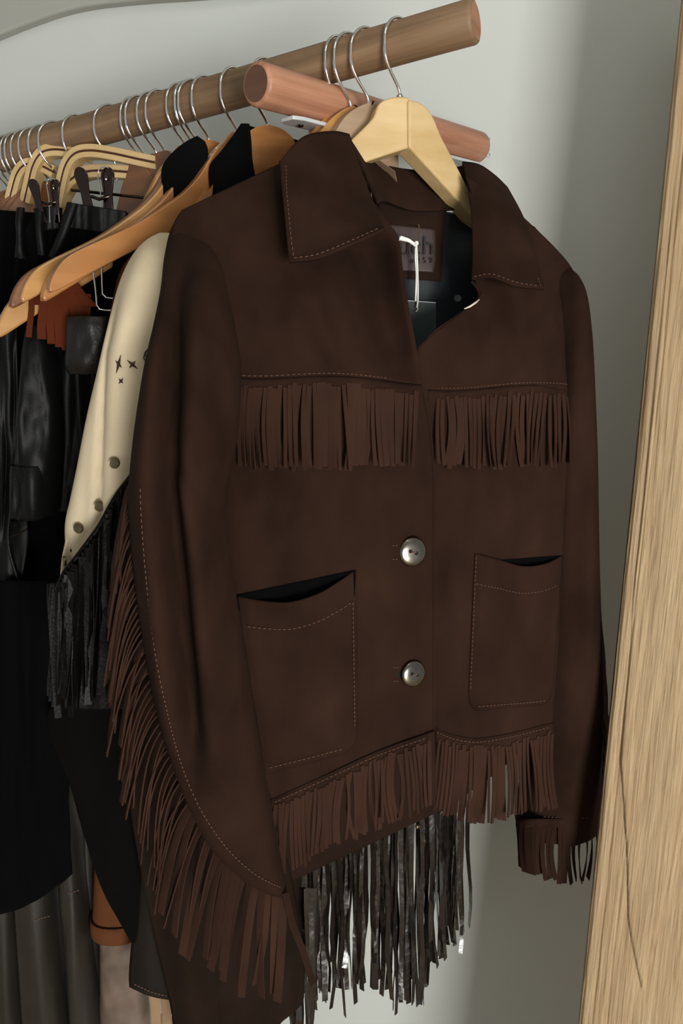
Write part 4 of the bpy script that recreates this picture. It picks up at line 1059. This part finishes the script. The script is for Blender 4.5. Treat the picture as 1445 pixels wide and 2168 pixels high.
ds = garment('dark_suede_jacket', 'blackish brown suede sleeve hanging left of the brown suede coat', 'jacket', P(220, 1980, .84))
tube('sleeve', [(1440, 150, 330, .87, .03), (1500, 108, 330, .87, .035), (1560, 118, 330, .87, .038), (1640, 152, 335, .873, .04), (1740, 182, 345, .876, .04), (1850, 214, 350, .88, .035), (1950, 268, 355, .885, .03), (1990, 290, 355, .887, .02)], M['suede3'], ds, 40, 60, lambda px, py, ex, ey: .006 * nz(px / 40, py / 200, 1.) * max(0, -ey), .002)
sc = garment('brown_suede_coat', 'longer plain brown suede coat hanging directly under the sleeve fringe', 'coat', P(480, 2180, .76))
def Ysc(x, y): return .790 + .00006 * (x - 450) + .008 * nz(x / 90, y / 400, 2.) + .03 * (1 - sm(260, 330, x - (y - 1480) * .12)) + .02 * sm(600, 645, x)
sheet('front_panel', [(258, 1440, 520, 1440), (262, 1560, 540, 1560), (275, 1700, 570, 1700), (296, 1830, 610, 1830), (322, 1960, 632, 1950), (346, 2060, 641, 2030), (362, 2130, 642, 2080), (372, 2200, 638, 2122), (382, 2270, 596, 2162)], Ysc, M['suede2'], sc, 50, 70, .003)
sweep('seam', [P(*q) for q in ((456, 1990, Ysc(456, 1990) - .0012), (460, 2080, Ysc(460, 2080) - .0012), (466, 2180, Ysc(466, 2180) - .0012))], .0012, M['suede2'], sc, 6)
sheet('back_panel', [(300, 1440, 600, 1440), (320, 1700, 620, 1700), (380, 2100, 630, 2080), (400, 2230, 560, 2200)], lambda x, y: .85, M['suede2'], sc, 16, 20, .003)
cl_ = garment('chocolate_leather_vest', 'smooth chocolate leather garment with stitched rounded hem beside the suede coat', 'vest', P(320, 2110, .82))
o = sheet('panel', [(296, 1840, 420, 1840), (288, 1920, 420, 1920), (280, 2000, 420, 2000), (275, 2060, 420, 2060), (276, 2088, 420, 2118)], lambda x, y: .842 + .03 * (1 - sm(270, 310, x)), M['choc'], cl_, 20, 30, .004, sag=lambda u, v: 14 * v ** 4 * math.sin(min(1, u * 2.2) * 1.57) * (1 - u * .6))
stitches('stitching', [P(x, 2088 + 30 * (x - 276) / 144 + 13 * math.sin(min(1, (x - 276) / 144 * 2.2) * 1.57) - 9, .838) for x in range(284, 366, 3)], M['thread'], cl_, .0035, .0015, .0008)
tn = garment('tan_leather_skirt', 'tan orange leather piece with turned hem between the dark garments', 'garment', P(240, 1965, .88))
tube('panel', [(1800, 206, 300, 0.94, .03), (1870, 202, 300, 0.94, .03), (1945, 199, 300, 0.94, .03), (1950, 198, 300, 0.94, .03)], M['tan'], tn, 30, 20, None, .002)
tube('hem', [(1932, 196, 302, 0.938, .032), (1942, 195, 303, 0.937, .034), (1962, 197, 303, 0.938, .033), (1968, 202, 300, 0.94, .03)], M['tan'], tn, 30, 10, None, .002)
tp = tube('taupe_suede_trousers', [(1930, 212, 300, 0.95, .02), (2000, 214, 300, 0.95, .024), (2100, 214, 312, 0.95, .024), (2230, 216, 318, 0.95, .024)], M['taupe'], None, 36, 40, lambda px, py, ex, ey: .004 * nz(px / 16, py / 30, 3.) * max(0, -ey), .002, loc=P(260, 2230, .90))
tag(tp, 'taupe distressed suede trouser leg under the tan leather piece', 'trousers')
bg = garment('beige_suede_garment', 'pale beige suede strips below the stitched chocolate hem', 'garment', P(340, 2230, .84))
for i, (x0, x1) in enumerate(((316, 340), (340, 362), (362, 382))):
    sheet('strip', [(x0, 2080, x1, 2080), (x0 + 2, 2150, x1, 2150), (x0 + 4, 2230, x1 + 2, 2230)], lambda x, y, i=i: .875 + .004 * i, M['beige' if i < 2 else 'taupe'], bg, 6, 8, .002)
